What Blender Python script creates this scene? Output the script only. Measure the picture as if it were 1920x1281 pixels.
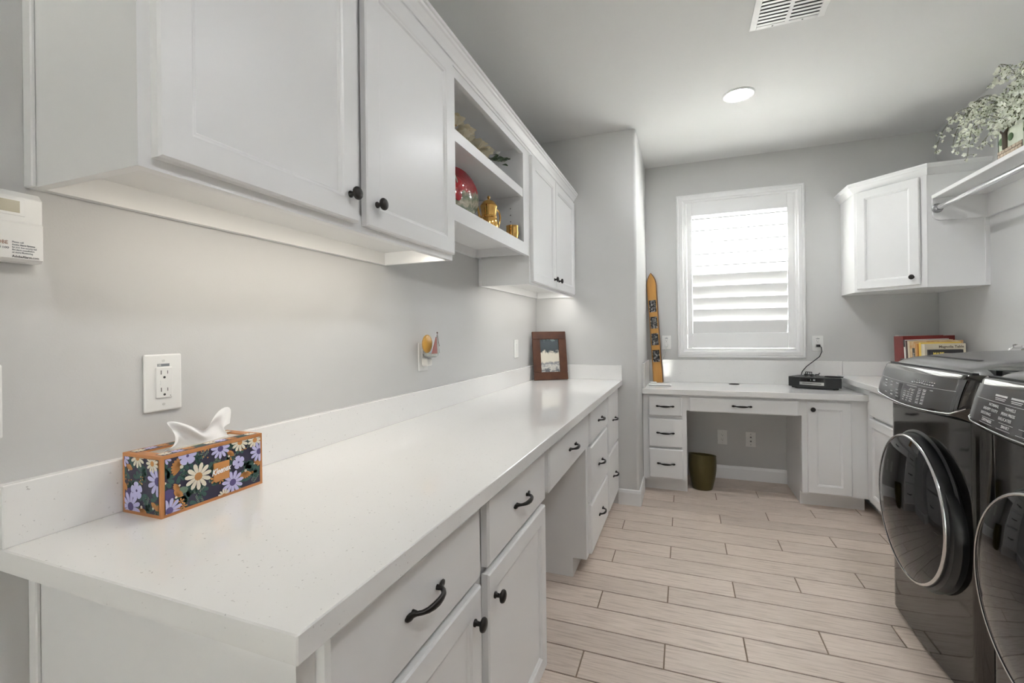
import bpy, bmesh, math, random
from mathutils import Vector, Matrix
PI = math.pi
sc = bpy.context.scene
for o in list(bpy.data.objects):
    bpy.data.objects.remove(o, do_unlink=True)
col = sc.collection

# ------------------------------------------------------------------ camera
FPX = 854.97
cam_d = bpy.data.cameras.new('camera')
cam_d.sensor_width = 36.0
cam_d.sensor_fit = 'HORIZONTAL'
cam_d.lens = FPX / 1920 * 36.0
cam_d.shift_y = -16.04 / 1920
cam_d.clip_start = 0.02
cam = bpy.data.objects.new('camera', cam_d)
col.objects.link(cam)
YAW, ROLL = -0.3609, -0.0113
fw = Vector((math.sin(YAW), math.cos(YAW), 0))
r0 = Vector((math.cos(YAW), -math.sin(YAW), 0))
u0 = r0.cross(fw)
rr = math.cos(ROLL) * r0 + math.sin(ROLL) * u0
uu = -math.sin(ROLL) * r0 + math.cos(ROLL) * u0
M = Matrix((rr, uu, -fw)).transposed().to_4x4()
M.translation = Vector((1.0858, -3.4186, 1.2663))
cam.matrix_world = M
sc.camera = cam

# ------------------------------------------------------------------ world, light, exposure
W = bpy.data.worlds.new('overcast_sky')
sc.world = W
W.use_nodes = True
bg = W.node_tree.nodes['Background']
bg.inputs[0].default_value = (0.93, 0.97, 1.0, 1)
bg.inputs[1].default_value = 4.0
LIGHT_CEIL = 560.0       # recessed ceiling lights
LIGHT_UNDER = 13.0       # under-cabinet bars
sc.view_settings.view_transform = 'Standard'
sc.view_settings.look = 'None'
sc.view_settings.gamma = 1.0
sc.view_settings.use_curve_mapping = False
sc.view_settings.exposure = -0.05
try:
    sc.cycles.use_denoising = True
    sc.cycles.max_bounces = 10
    sc.cycles.diffuse_bounces = 6
    sc.cycles.glossy_bounces = 5
    sc.cycles.transparent_max_bounces = 12
    sc.cycles.caustics_reflective = False
    sc.cycles.caustics_refractive = False
    sc.cycles.sample_clamp_indirect = 30.0
except Exception:
    pass
sd = bpy.data.lights.new('sun', 'SUN')
sd.energy = 310.0
sd.angle = 0.01
sd.color = (1.0, 0.98, 0.95)
so = bpy.data.objects.new('sun', sd)
col.objects.link(so)
so.rotation_euler = Vector((0.12, -0.46, -0.88)).to_track_quat('-Z', 'Y').to_euler()
pd = bpy.data.lights.new('window_portal', 'AREA')
pd.shape = 'RECTANGLE'
pd.size, pd.size_y = 0.86, 1.32
pd.cycles.is_portal = True
po = bpy.data.objects.new('window_portal', pd)
col.objects.link(po)
po.location = (1.52, 1.06, 1.75)
po.rotation_euler = (-PI / 2, 0, 0)
pd2 = bpy.data.lights.new('fill_door_portal', 'AREA')  # daylight portal for the added glazed door behind the camera
pd2.shape = 'RECTANGLE'
pd2.size, pd2.size_y = 0.78, 2.06
pd2.cycles.is_portal = True
po2 = bpy.data.objects.new('fill_door_portal', pd2)
col.objects.link(po2)
po2.location = (0.48, -5.74, 1.03)
po2.rotation_euler = (PI / 2, 0, 0)

# ------------------------------------------------------------------ materials
def newmat(name):
    m = bpy.data.materials.new(name)
    m.use_nodes = True
    nt = m.node_tree
    return m, nt, nt.nodes['Principled BSDF']

def mat(name, c, rough=0.5, metal=0.0, bump=None, var=None, coat=0.0, trans=0.0, alpha=None, spec=0.5, emit=None, sheen=0):
    m, nt, b = newmat(name)
    b.inputs['Base Color'].default_value = (*c, 1)
    b.inputs['Roughness'].default_value = rough
    b.inputs['Metallic'].default_value = metal
    b.inputs['Specular IOR Level'].default_value = spec
    if coat: b.inputs['Coat Weight'].default_value = coat
    if trans: b.inputs['Transmission Weight'].default_value = trans
    if alpha is not None: b.inputs['Alpha'].default_value = alpha
    if emit:
        b.inputs['Emission Color'].default_value = (*emit[0], 1)
        b.inputs['Emission Strength'].default_value = emit[1]
    tc = None
    def coords():
        nonlocal tc
        if tc is None: tc = nt.nodes.new('ShaderNodeTexCoord')
        return tc.outputs['Object']
    if var:                                    # (scale, colour2, stretch)
        sca, c2, st = var
        mp = nt.nodes.new('ShaderNodeMapping'); mp.inputs['Scale'].default_value = st
        nt.links.new(coords(), mp.inputs[0])
        n = nt.nodes.new('ShaderNodeTexNoise'); n.inputs['Scale'].default_value = sca; n.inputs['Detail'].default_value = 5
        nt.links.new(mp.outputs[0], n.inputs['Vector'])
        r = nt.nodes.new('ShaderNodeValToRGB')
        r.color_ramp.elements[0].position = 0.32; r.color_ramp.elements[1].position = 0.68
        r.color_ramp.elements[0].color = (*c, 1); r.color_ramp.elements[1].color = (*c2, 1)
        nt.links.new(n.outputs['Fac'], r.inputs[0]); nt.links.new(r.outputs[0], b.inputs['Base Color'])
    if bump:                                   # (scale, strength)
        n = nt.nodes.new('ShaderNodeTexNoise'); n.inputs['Scale'].default_value = bump[0]; n.inputs['Detail'].default_value = 3
        nt.links.new(coords(), n.inputs['Vector'])
        bp = nt.nodes.new('ShaderNodeBump'); bp.inputs['Strength'].default_value = bump[1]; bp.inputs['Distance'].default_value = 0.002
        nt.links.new(n.outputs['Fac'], bp.inputs['Height']); nt.links.new(bp.outputs[0], b.inputs['Normal'])
    return m

def emis(name, c, s):
    m = bpy.data.materials.new(name); m.use_nodes = True
    nt = m.node_tree; nt.nodes.clear()
    e = nt.nodes.new('ShaderNodeEmission'); e.inputs[0].default_value = (*c, 1); e.inputs[1].default_value = s
    o = nt.nodes.new('ShaderNodeOutputMaterial'); nt.links.new(e.outputs[0], o.inputs[0])
    return m

def quartz():
    m, nt, b = newmat('white_quartz')
    tc = nt.nodes.new('ShaderNodeTexCoord')
    v = nt.nodes.new('ShaderNodeTexNoise'); v.inputs['Scale'].default_value = 170; v.inputs['Detail'].default_value = 2
    nt.links.new(tc.outputs['Object'], v.inputs['Vector'])
    r = nt.nodes.new('ShaderNodeValToRGB')
    r.color_ramp.elements[0].position = 0.24; r.color_ramp.elements[0].color = (0.55, 0.54, 0.53, 1)
    r.color_ramp.elements[1].position = 0.31; r.color_ramp.elements[1].color = (0.83, 0.825, 0.815, 1)
    nt.links.new(v.outputs['Fac'], r.inputs[0]); nt.links.new(r.outputs[0], b.inputs['Base Color'])
    b.inputs['Roughness'].default_value = 0.07
    return m

def plank_mat():
    m, nt, b = newmat('wood_look_tile')
    N = nt.nodes.new; L = nt.links.new
    tc = N('ShaderNodeTexCoord'); oi = N('ShaderNodeObjectInfo')
    mul = N('ShaderNodeMath'); mul.operation = 'MULTIPLY'; mul.inputs[1].default_value = 37.0
    L(oi.outputs['Random'], mul.inputs[0])
    cx = N('ShaderNodeCombineXYZ'); L(mul.outputs[0], cx.inputs[0]); L(mul.outputs[0], cx.inputs[1])
    add = N('ShaderNodeVectorMath'); add.operation = 'ADD'
    L(tc.outputs['Object'], add.inputs[0]); L(cx.outputs[0], add.inputs[1])
    mp = N('ShaderNodeMapping'); mp.inputs['Scale'].default_value = (2.2, 30, 1); L(add.outputs[0], mp.inputs[0])
    n = N('ShaderNodeTexNoise'); n.inputs['Scale'].default_value = 3.0; n.inputs['Detail'].default_value = 8; n.inputs['Roughness'].default_value = 0.65
    L(mp.outputs[0], n.inputs['Vector'])
    r = N('ShaderNodeValToRGB')
    e = r.color_ramp.elements
    e[0].position = 0.28; e[0].color = (0.40, 0.325, 0.27, 1)
    e[1].position = 0.5; e[1].color = (0.60, 0.505, 0.435, 1)
    x = e.new(0.75); x.color = (0.68, 0.59, 0.52, 1)
    L(n.outputs['Fac'], r.inputs[0])
    hs = N('ShaderNodeHueSaturation'); L(r.outputs[0], hs.inputs['Color'])
    mr = N('ShaderNodeMapRange'); mr.inputs['To Min'].default_value = 0.90; mr.inputs['To Max'].default_value = 1.06
    L(oi.outputs['Random'], mr.inputs[0]); L(mr.outputs[0], hs.inputs['Value'])
    L(hs.outputs[0], b.inputs['Base Color'])
    b.inputs['Roughness'].default_value = 0.42
    bp = N('ShaderNodeBump'); bp.inputs['Strength'].default_value = 0.12; bp.inputs['Distance'].default_value = 0.001
    L(n.outputs['Fac'], bp.inputs['Height']); L(bp.outputs[0], b.inputs['Normal'])
    return m

def photo_mat(name, cols, scale, seed=0.0, pos=(0.35, 0.5, 0.65)):
    m, nt, b = newmat(name)
    N = nt.nodes.new; L = nt.links.new
    tc = N('ShaderNodeTexCoord')
    mp = N('ShaderNodeMapping'); mp.inputs['Location'].default_value = (seed, seed * 2.3, seed * 0.7)
    L(tc.outputs['Object'], mp.inputs[0])
    n = N('ShaderNodeTexNoise'); n.inputs['Scale'].default_value = scale; n.inputs['Detail'].default_value = 4
    L(mp.outputs[0], n.inputs['Vector'])
    r = N('ShaderNodeValToRGB'); e = r.color_ramp.elements
    e[0].position = pos[0]; e[0].color = (*cols[0], 1); e[1].position = pos[2]; e[1].color = (*cols[2], 1)
    x = e.new(pos[1]); x.color = (*cols[1], 1)
    L(n.outputs['Fac'], r.inputs[0]); L(r.outputs[0], b.inputs['Base Color'])
    b.inputs['Roughness'].default_value = 0.25
    return m

def seascape():
    m, nt, b = newmat('seascape_print')
    N = nt.nodes.new; L = nt.links.new
    tc = N('ShaderNodeTexCoord'); sx = N('ShaderNodeSeparateXYZ'); L(tc.outputs['Generated'], sx.inputs[0])
    n = N('ShaderNodeTexNoise'); n.inputs['Scale'].default_value = 3.2; n.inputs['Detail'].default_value = 6; n.inputs['Roughness'].default_value = 0.7
    mp = N('ShaderNodeMapping'); mp.inputs['Scale'].default_value = (1, 1, 2.2); L(tc.outputs['Generated'], mp.inputs[0]); L(mp.outputs[0], n.inputs['Vector'])
    # sky / hill / snow field by height, broken up with noise
    a = N('ShaderNodeMath'); a.operation = 'MULTIPLY_ADD'; a.inputs[1].default_value = 0.55; L(n.outputs['Fac'], a.inputs[0]); L(sx.outputs['Z'], a.inputs[2])
    r = N('ShaderNodeValToRGB'); e = r.color_ramp.elements
    stops = [(0.10, (0.08, 0.09, 0.11)), (0.20, (0.62, 0.62, 0.60)), (0.27, (0.10, 0.11, 0.13)), (0.33, (0.66, 0.65, 0.60)), (0.42, (0.20, 0.21, 0.24)), (0.47, (0.72, 0.68, 0.58)), (0.66, (0.70, 0.66, 0.56)), (0.70, (0.06, 0.075, 0.085)), (0.95, (0.075, 0.09, 0.10)), (1.05, (0.20, 0.30, 0.32))]
    e[0].position = 0.0; e[0].color = (0.1, 0.1, 0.12, 1); e[1].position = 1.0; e[1].color = (0.30, 0.40, 0.41, 1)
    for p, c in stops[:-1]:
        x = e.new(p); x.color = (*c, 1)
    d = N('ShaderNodeMath'); d.operation = 'MULTIPLY'; d.inputs[1].default_value = 0.78; L(a.outputs[0], d.inputs[0])
    L(d.outputs[0], r.inputs[0]); L(r.outputs[0], b.inputs['Base Color'])
    b.inputs['Roughness'].default_value = 0.2
    return m

WHITE = mat('white_cabinet_paint', (0.80, 0.80, 0.80), 0.34, bump=(40, 0.03))
TRIM = mat('white_trim_paint', (0.82, 0.82, 0.82), 0.38)
INNER = mat('white_melamine', (0.76, 0.76, 0.75), 0.4)
WALL = mat('grey_wall_paint', (0.585, 0.585, 0.58), 0.62, bump=(260, 0.10))
CEIL = mat('ceiling_paint', (0.72, 0.72, 0.715), 0.75, bump=(220, 0.12))
QZ = quartz()
PLANK = plank_mat()
GROUT = mat('brown_grout', (0.22, 0.165, 0.12), 0.9, bump=(300, 0.3))
BRONZE = mat('oil_rubbed_bronze', (0.018, 0.015, 0.013), 0.33, 0.55, spec=0.6)
PLASTIC = mat('white_plastic', (0.80, 0.80, 0.785), 0.3)
SLOT = mat('dark_slot', (0.05, 0.05, 0.05), 0.6)
PRINTGREY = mat('grey_print', (0.22, 0.24, 0.26), 0.5)
BLKSS = mat('black_stainless', (0.090, 0.085, 0.080), 0.07, 1.0)
BLKSIDE = mat('black_side_panel', (0.012, 0.012, 0.012), 0.28)
BLKGLASS = mat('black_glass', (0.055, 0.055, 0.057), 0.04, 1.0)
PANELG = mat('control_panel_glass', (0.13, 0.13, 0.132), 0.16, 0.6)
TOPGLASS = mat('black_top_glass', (0.22, 0.22, 0.22), 0.20, 0.8)
BLKPL = mat('black_plastic', (0.012, 0.012, 0.013), 0.4)
CHROME = mat('chrome', (0.72, 0.72, 0.72), 0.16, 1.0)
MARK = mat('light_grey_marking', (0.62, 0.62, 0.62), 0.5)
GOLD = mat('polished_gold', (0.78, 0.47, 0.15), 0.13, 1.0)

# ------------------------------------------------------------------ mesh builder
class MB:
    def __init__(s): s.v = []; s.f = []; s.m = []; s.cur = 0
    def add(s, vs, fs):
        o = len(s.v); s.v += [tuple(v) for v in vs]
        s.f += [tuple(i + o for i in f) for f in fs]; s.m += [s.cur] * len(fs)
        return s
    def box(s, x0, x1, y0, y1, z0, z1):
        x0, x1 = sorted((x0, x1)); y0, y1 = sorted((y0, y1)); z0, z1 = sorted((z0, z1))
        return s.add([(x0, y0, z0), (x1, y0, z0), (x1, y1, z0), (x0, y1, z0), (x0, y0, z1), (x1, y0, z1), (x1, y1, z1), (x0, y1, z1)],
                     [(3, 2, 1, 0), (4, 5, 6, 7), (0, 1, 5, 4), (1, 2, 6, 5), (2, 3, 7, 6), (3, 0, 4, 7)])
    def prism(s, poly, axis, a, b):
        n = len(poly)
        def P(u, v, w): return {'x': (w, u, v), 'y': (u, w, v), 'z': (u, v, w)}[axis]
        vs = [P(u, v, a) for u, v in poly] + [P(u, v, b) for u, v in poly]
        return s.add(vs, [tuple(range(n))[::-1], tuple(range(n, 2 * n))] + [(i, (i + 1) % n, n + (i + 1) % n, n + i) for i in range(n)])
    def tube(s, pts, r, n=8, cap=True, flat=1.0, up=None):
        pts = [Vector(p) for p in pts]; k = len(pts)
        rs = r if isinstance(r, (list, tuple)) else [r] * k
        vs = []; prev = None
        for i, p in enumerate(pts):
            t = (pts[min(i + 1, k - 1)] - pts[max(i - 1, 0)]).normalized()
            if prev is None:
                a = Vector(up) if up else (Vector((0, 0, 1)) if abs(t.z) < 0.9 else Vector((1, 0, 0)))
            else: a = prev
            a = (a - t * a.dot(t)).normalized(); b = t.cross(a); prev = a
            ra = rs[i] if not isinstance(rs[i], tuple) else rs[i][0]
            rb = ra * flat if not isinstance(rs[i], tuple) else rs[i][1]
            for j in range(n):
                q = 2 * PI * j / n
                vs.append(p + a * (ra * math.cos(q)) + b * (rb * math.sin(q)))
        fs = [(i * n + j, i * n + (j + 1) % n, (i + 1) * n + (j + 1) % n, (i + 1) * n + j) for i in range(k - 1) for j in range(n)]
        if cap: fs += [tuple(range(n))[::-1], tuple(range((k - 1) * n, k * n))]
        return s.add(vs, fs)
    def lathe(s, prof, n=24, axis='z', c=(0, 0, 0), sc=(1, 1)):
        vs = []
        for r, h in prof:
            for j in range(n):
                q = 2 * PI * j / n; u, v = r * math.cos(q) * sc[0], r * math.sin(q) * sc[1]
                p = {'z': (u, v, h), 'x': (h, u, v), 'y': (u, h, v)}[axis]
                vs.append((p[0] + c[0], p[1] + c[1], p[2] + c[2]))
        k = len(prof)
        fs = [(i * n + j, i * n + (j + 1) % n, (i + 1) * n + (j + 1) % n, (i + 1) * n + j) for i in range(k - 1) for j in range(n)]
        if prof[0][0] > 1e-6: fs.append(tuple(range(n))[::-1])
        if prof[-1][0] > 1e-6: fs.append(tuple(range((k - 1) * n, k * n)))
        return s.add(vs, fs)
    def grid(s, fn, nu, nv):
        vs = [fn(i / nu, j / nv) for j in range(nv + 1) for i in range(nu + 1)]
        fs = [(j * (nu + 1) + i, j * (nu + 1) + i + 1, (j + 1) * (nu + 1) + i + 1, (j + 1) * (nu + 1) + i) for j in range(nv) for i in range(nu)]
        return s.add(vs, fs)
    def ball(s, c, r, n=10, k=6, sc=(1, 1, 1)):
        return s.lathe_ball(c, r, n, k, sc)
    def lathe_ball(s, c, r, n, k, sc):
        vs = [(c[0], c[1], c[2] - r * sc[2])]
        for i in range(1, k):
            a = -PI / 2 + PI * i / k
            for j in range(n):
                q = 2 * PI * j / n
                vs.append((c[0] + r * sc[0] * math.cos(a) * math.cos(q), c[1] + r * sc[1] * math.cos(a) * math.sin(q), c[2] + r * sc[2] * math.sin(a)))
        vs.append((c[0], c[1], c[2] + r * sc[2])); top = len(vs) - 1
        fs = [(0, 1 + (j + 1) % n, 1 + j) for j in range(n)]
        for i in range(k - 2):
            b = 1 + i * n
            fs += [(b + j, b + (j + 1) % n, b + n + (j + 1) % n, b + n + j) for j in range(n)]
        b = 1 + (k - 2) * n
        fs += [(b + j, b + (j + 1) % n, top) for j in range(n)]
        return s.add(vs, fs)

def mesh(mb, name, mats, smooth=None, bev=0, seg=1, weld=True):
    me = bpy.data.meshes.new(name)
    me.from_pydata(mb.v, [], mb.f)
    mats = mats if isinstance(mats, (list, tuple)) else [mats]
    for m in mats: me.materials.append(m)
    if len(mats) > 1: me.polygons.foreach_set('material_index', mb.m)
    bm = bmesh.new(); bm.from_mesh(me)
    if weld: bmesh.ops.remove_doubles(bm, verts=bm.verts, dist=1e-5)
    bmesh.ops.recalc_face_normals(bm, faces=bm.faces)
    if bev:
        ed = [e for e in bm.edges if len(e.link_faces) == 2 and e.calc_face_angle(0) > 0.5]
        bmesh.ops.bevel(bm, geom=ed, offset=bev, segments=seg, affect='EDGES', profile=0.5, clamp_overlap=True)
    bm.to_mesh(me); bm.free()
    if smooth:
        me.polygons.foreach_set('use_smooth', [True] * len(me.polygons))
        me.set_sharp_from_angle(angle=math.radians(smooth))
    me.update()
    return me

def obj(name, me, parent=None, loc=(0, 0, 0), rot=(0, 0, 0)):
    o = bpy.data.objects.new(name, me); col.objects.link(o)
    o.location = loc; o.rotation_euler = rot
    if parent: o.parent = parent
    return o

def part(parent, name, mb, mats, smooth=None, bev=0, seg=1, loc=(0, 0, 0), rot=(0, 0, 0), weld=True):
    return obj(name, mesh(mb, name, mats, smooth, bev, seg, weld), parent, loc, rot)

def tag(o, label=None, cat=None, group=None, kind=None):
    if label: o['label'] = label
    if cat: o['category'] = cat
    if group: o['group'] = group
    if kind: o['kind'] = kind
    return o

def thing(name, label, cat, loc=(0, 0, 0), rz=0, group=None, rot=None):
    o = bpy.data.objects.new(name, None); col.objects.link(o)
    o.empty_display_size = 0.05
    o.location = loc; o.rotation_euler = rot or (0, 0, rz)
    return tag(o, label, cat, group)

def struct(name, mb, mats, **k):
    return tag(part(None, name, mb, mats, **k), kind='structure')

def text(parent, name, s, size, m, mtx, shear=0, align='LEFT', space=1.0, bold=0.0, fit=None):
    cu = bpy.data.curves.new('t', 'FONT'); cu.body = s; cu.size = size; cu.shear = shear; cu.align_x = align
    cu.extrude = 0.00015; cu.space_character = space; cu.offset = bold; cu.resolution_u = 2
    t = bpy.data.objects.new('t', cu); col.objects.link(t)
    me = bpy.data.meshes.new_from_object(t)
    bpy.data.objects.remove(t, do_unlink=True); bpy.data.curves.remove(cu)
    if fit:
        xs = [v.co.x for v in me.vertices]; k = fit / (max(xs) - min(xs))
        me.transform(Matrix.Diagonal((k, 1, 1, 1)))
    me.transform(mtx); me.materials.clear(); me.materials.append(m)
    return obj(name, me, parent)

def frame_mtx(o, x, y):
    x = Vector(x).normalized(); y = Vector(y).normalized(); z = x.cross(y)
    mt = Matrix((x, y, z)).transposed().to_4x4(); mt.translation = Vector(o); return mt

# ================================================================== SETTING
XR, YF, HC, XC = 2.865, 0.886, 2.743, 0.769     # right wall, far wall, ceiling, corner of the return wall
YB = -5.6

# floor: grout bed + one tile per plank
fl = struct('floor', MB().box(-0.1, XR + 0.1, YB - 0.1, YF + 0.1, -0.06, -0.0035), GROUT)
PW, PH, GP = 0.9, 0.1489, 0.0055
full = mesh(MB().box(0, PW - GP, 0, PH - GP, -0.010, 0), 'floor_plank', PLANK, bev=0.0012)
for k in range(-27, 18):
    yc = -1.70 + PH * k
    ya, yb = max(yc - PH / 2 + GP / 2, YB), min(yc + PH / 2 - GP / 2, YF)
    if yb - ya < 0.02: continue
    x = (0.70 + 0.30 * k) % 0.9 - 0.9
    while x < XR:
        a, b = max(x + GP / 2, 0.0), min(x + PW - GP / 2, XR)
        if b - a > 0.02:
            cut = a > x + GP / 2 + 1e-4 or b < x + PW - GP / 2 - 1e-4 or yb - ya < PH - GP - 1e-4
            me = mesh(MB().box(0, b - a, 0, yb - ya, -0.010, 0), 'floor_plank', PLANK, bev=0.0012) if cut else full
            obj('floor_plank', me, fl, (a, ya, 0))
        x += PW

struct('ceiling', MB().box(-0.1, XR + 0.1, YB - 0.1, YF + 0.25, HC, HC + 0.1), CEIL)
struct('wall_left', MB().box(-0.12, 0, YB, 0.0, 0, HC), WALL)
# return wall beside the desk nook, rounded outer corner
R = 0.022
poly = [(-0.12, 0), (XC - R, 0)] + [(XC - R + R * math.sin(a), R - R * math.cos(a)) for a in [PI / 2 * i / 6 for i in range(1, 7)]] + [(XC, YF + 0.15), (-0.12, YF + 0.15)]
struct('wall_return', MB().prism(poly, 'z', 0, HC), WALL, smooth=40)
struct('wall_right', MB().box(XR, XR + 0.12, YB, YF + 0.15, 0, HC), WALL)
GX0, GX1, GZ = 0.10, 0.86, 2.06
struct('wall_back', MB().box(-0.12, GX0, YB - 0.12, YB, 0, HC).box(GX1, XR + 0.12, YB - 0.12, YB, 0, HC).box(GX0, GX1, YB - 0.12, YB, GZ, HC), WALL)
struct('ground', MB().box(-14, 16, -18, 14, -0.30, -0.10), mat('pale_gravel', (0.52, 0.51, 0.49), 0.9, var=(3, (0.44, 0.43, 0.41), (1, 1, 1))))
struct('shade_roof', MB().box(-6, 9, -8.2, YB - 0.13, 2.45, 2.60), mat('shade_roof_paint', (0.45, 0.44, 0.43), 0.8))  # unseen roof, added to dim the daylight entering by the added back door
WX0, WX1, WZ0, WZ1 = 1.103, 1.942, 1.103, 2.402
mb = MB()
mb.box(XC, WX0, YF, YF + 0.15, 0, HC).box(WX1, XR, YF, YF + 0.15, 0, HC)
mb.box(WX0, WX1, YF, YF + 0.15, 0, WZ0).box(WX0, WX1, YF, YF + 0.15, WZ1, HC)
struct('wall_far', mb, WALL)

def baseboard(name, p0, p1, out, h=0.112, t=0.014):
    # profile swept from p0 to p1, out = unit vector into the room
    prof = [(0, 0), (t, 0), (t, h - 0.022), (t * 0.75, h - 0.012), (t * 0.55, h - 0.004), (0.003, h), (0, h)]
    vs = []
    for p in (p0, p1):
        vs += [(p[0] + out[0] * d, p[1] + out[1] * d, z) for d, z in prof]
    n = len(prof)
    m_ = MB().add(vs, [tuple(range(n)), tuple(range(n, 2 * n))] + [(i, (i + 1) % n, n + (i + 1) % n, n + i) for i in range(n)])
    return struct(name, m_, TRIM)
baseboard('baseboard_return', (0.622, 0), (XC + 0.014, 0), (0, -1))
baseboard('baseboard_nook', (XC, 0.0), (XC, 0.352), (1, 0))
baseboard('baseboard_far', (1.112, YF), (1.864, YF), (0, -1))
baseboard('baseboard_left', (0, YB), (0, -2.975), (1, 0))
baseboard('baseboard_back', (0.86, YB), (XR, YB), (0, 1))
baseboard('baseboard_right', (XR, YB), (XR, -2.4), (-1, 0))

# ------------------------------------------------------------------ window with plantation shutter
win = tag(obj('window_1', mesh(MB().box(WX0, WX0 + 0.012, YF + 0.02, YF + 0.15, WZ0, WZ1).box(WX1 - 0.012, WX1, YF + 0.02, YF + 0.15, WZ0, WZ1)
          .box(WX0, WX1, YF + 0.02, YF + 0.15, WZ0, WZ0 + 0.012).box(WX0, WX1, YF + 0.02, YF + 0.15, WZ1 - 0.012, WZ1), 'window_1', TRIM)),
          'white framed window with plantation shutter above the desk', kind='structure')
def mitred(parent, rect, prof, name, m_):
    # rect = outer (x0,x1,z0,z1); prof = [(inset, y)] closed loop
    x0, x1, z0, z1 = rect
    def cor(d): return [(x0 + d, z0 + d), (x1 - d, z0 + d), (x1 - d, z1 - d), (x0 + d, z1 - d)]
    n = len(prof)
    for k in range(4):
        vs = []
        for e in (k, (k + 1) % 4):
            vs += [(cor(d)[e][0], y, cor(d)[e][1]) for d, y in prof]
        part(parent, name, MB().add(vs, [tuple(range(n)), tuple(range(n, 2 * n))] + [(i, (i + 1) % n, n + (i + 1) % n, n + i) for i in range(n)]), m_)
mitred(win, (1.032, 2.010, 1.035, 2.458), [(0, YF), (0, YF - 0.014), (0.010, YF - 0.020), (0.020, YF - 0.019), (0.024, YF - 0.024), (0.048, YF - 0.026), (0.054, YF - 0.020), (0.066, YF - 0.018), (0.072, YF - 0.008), (0.079, YF - 0.008), (0.079, YF)], 'casing_board', TRIM)
SY0, SY1 = YF - 0.010, YF + 0.020
SH = mat('shutter_paint', (0.80, 0.80, 0.80), 0.42)
SXL, SXR, SZB, SZT = 1.157, 1.885, 1.246, 2.272
for nm, b in (('shutter_stile', (1.116, SXL, SY0, SY1, 1.116, 2.388)), ('shutter_stile', (SXR, 1.932, SY0, SY1, 1.116, 2.388)),
              ('shutter_rail', (SXL, SXR, SY0, SY1, 1.116, SZB)), ('shutter_rail', (SXL, SXR, SY0, SY1, SZT, 2.388))):
    part(win, nm, MB().box(*b), SH, bev=0.003)
def louver_mesh(w):
    pr = [(0.5 * w * math.copysign(abs(math.cos(a)) ** 0.7, math.cos(a)), 0.0068 * math.copysign(abs(math.sin(a)) ** 0.30, math.sin(a))) for a in [2 * PI * (i + 0.5) / 20 for i in range(20)]]
    return mesh(MB().prism(pr, 'x', SXL + 0.002 - 1.52, SXR - 0.002 - 1.52), 'louver', SH, smooth=50)
lm = louver_mesh(0.112)
for i in range(10):
    if i < 5: z, a = 1.246 + 0.051 + 0.1015 * i, -math.radians(74)        # room edge up, nearly shut
    else: z, a = 1.833 + 0.1015 * (i - 5), math.radians(10.0)            # room edge slightly down, open
    obj('louver', lm, win, (1.52, YF + 0.006, z), (a, 0, 0))
for z in (1.27, 1.75, 2.23):
    part(win, 'hinge', MB().tube([(1.113, SY0 - 0.003, z - 0.035), (1.113, SY0 - 0.003, z + 0.035)], 0.004), TRIM, smooth=40)
part(win, 'tilt_clip', MB().box(1.80, 1.85, SY0 - 0.004, SY0 + 0.004, 1.828, 1.836), mat('clip_grey', (0.35, 0.35, 0.35), 0.4))
def glass_mat():
    m = bpy.data.materials.new('window_glass'); m.use_nodes = True; nt = m.node_tree; nt.nodes.clear()
    t = nt.nodes.new('ShaderNodeBsdfTransparent'); t.inputs[0].default_value = (0.95, 0.97, 0.96, 1)
    g = nt.nodes.new('ShaderNodeBsdfGlossy'); g.inputs['Roughness'].default_value = 0.03
    mx = nt.nodes.new('ShaderNodeMixShader'); mx.inputs[0].default_value = 0.05
    o = nt.nodes.new('ShaderNodeOutputMaterial')
    nt.links.new(t.outputs[0], mx.inputs[1]); nt.links.new(g.outputs[0], mx.inputs[2]); nt.links.new(mx.outputs[0], o.inputs[0])
    return m
GLASSM = glass_mat()
for z0, z1 in ((1.135, 1.735), (1.77, 2.37)):
    part(win, 'pane', MB().box(WX0 + 0.03, WX1 - 0.03, YF + 0.118, YF + 0.122, z0, z1), GLASSM)
mb = MB().box(WX0 + 0.012, WX0 + 0.04, YF + 0.10, YF + 0.14, WZ0 + 0.012, WZ1 - 0.012).box(WX1 - 0.04, WX1 - 0.012, YF + 0.10, YF + 0.14, WZ0 + 0.012, WZ1 - 0.012)
mb.box(WX0 + 0.04, WX1 - 0.04, YF + 0.10, YF + 0.14, WZ0 + 0.012, 1.14).box(WX0 + 0.04, WX1 - 0.04, YF + 0.10, YF + 0.14, 2.365, WZ1 - 0.012).box(WX0 + 0.04, WX1 - 0.04, YF + 0.10, YF + 0.14, 1.733, 1.772)
part(win, 'sash_frame', mb, TRIM, bev=0.002)

# unseen glazed door, added behind the camera to fill the fronts facing it
dr = tag(obj('fill_door_1', mesh(MB().box(GX0, GX0 + 0.06, YB - 0.09, YB - 0.03, 0, GZ).box(GX1 - 0.06, GX1, YB - 0.09, YB - 0.03, 0, GZ).box(GX0 + 0.06, GX1 - 0.06, YB - 0.09, YB - 0.03, GZ - 0.06, GZ).box(GX0 + 0.06, GX1 - 0.06, YB - 0.09, YB - 0.03, 0, 0.06)
     .box(GX0 + 0.06, GX1 - 0.06, YB - 0.09, YB - 0.03, 0.95, 1.07), 'fill_door_1', TRIM)), kind='structure')
for a, b in ((0.06, 0.95), (1.07, GZ - 0.06)):
    part(dr, 'pane', MB().box(GX0 + 0.06, GX1 - 0.06, YB - 0.062, YB - 0.058, a, b), GLASSM)

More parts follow.
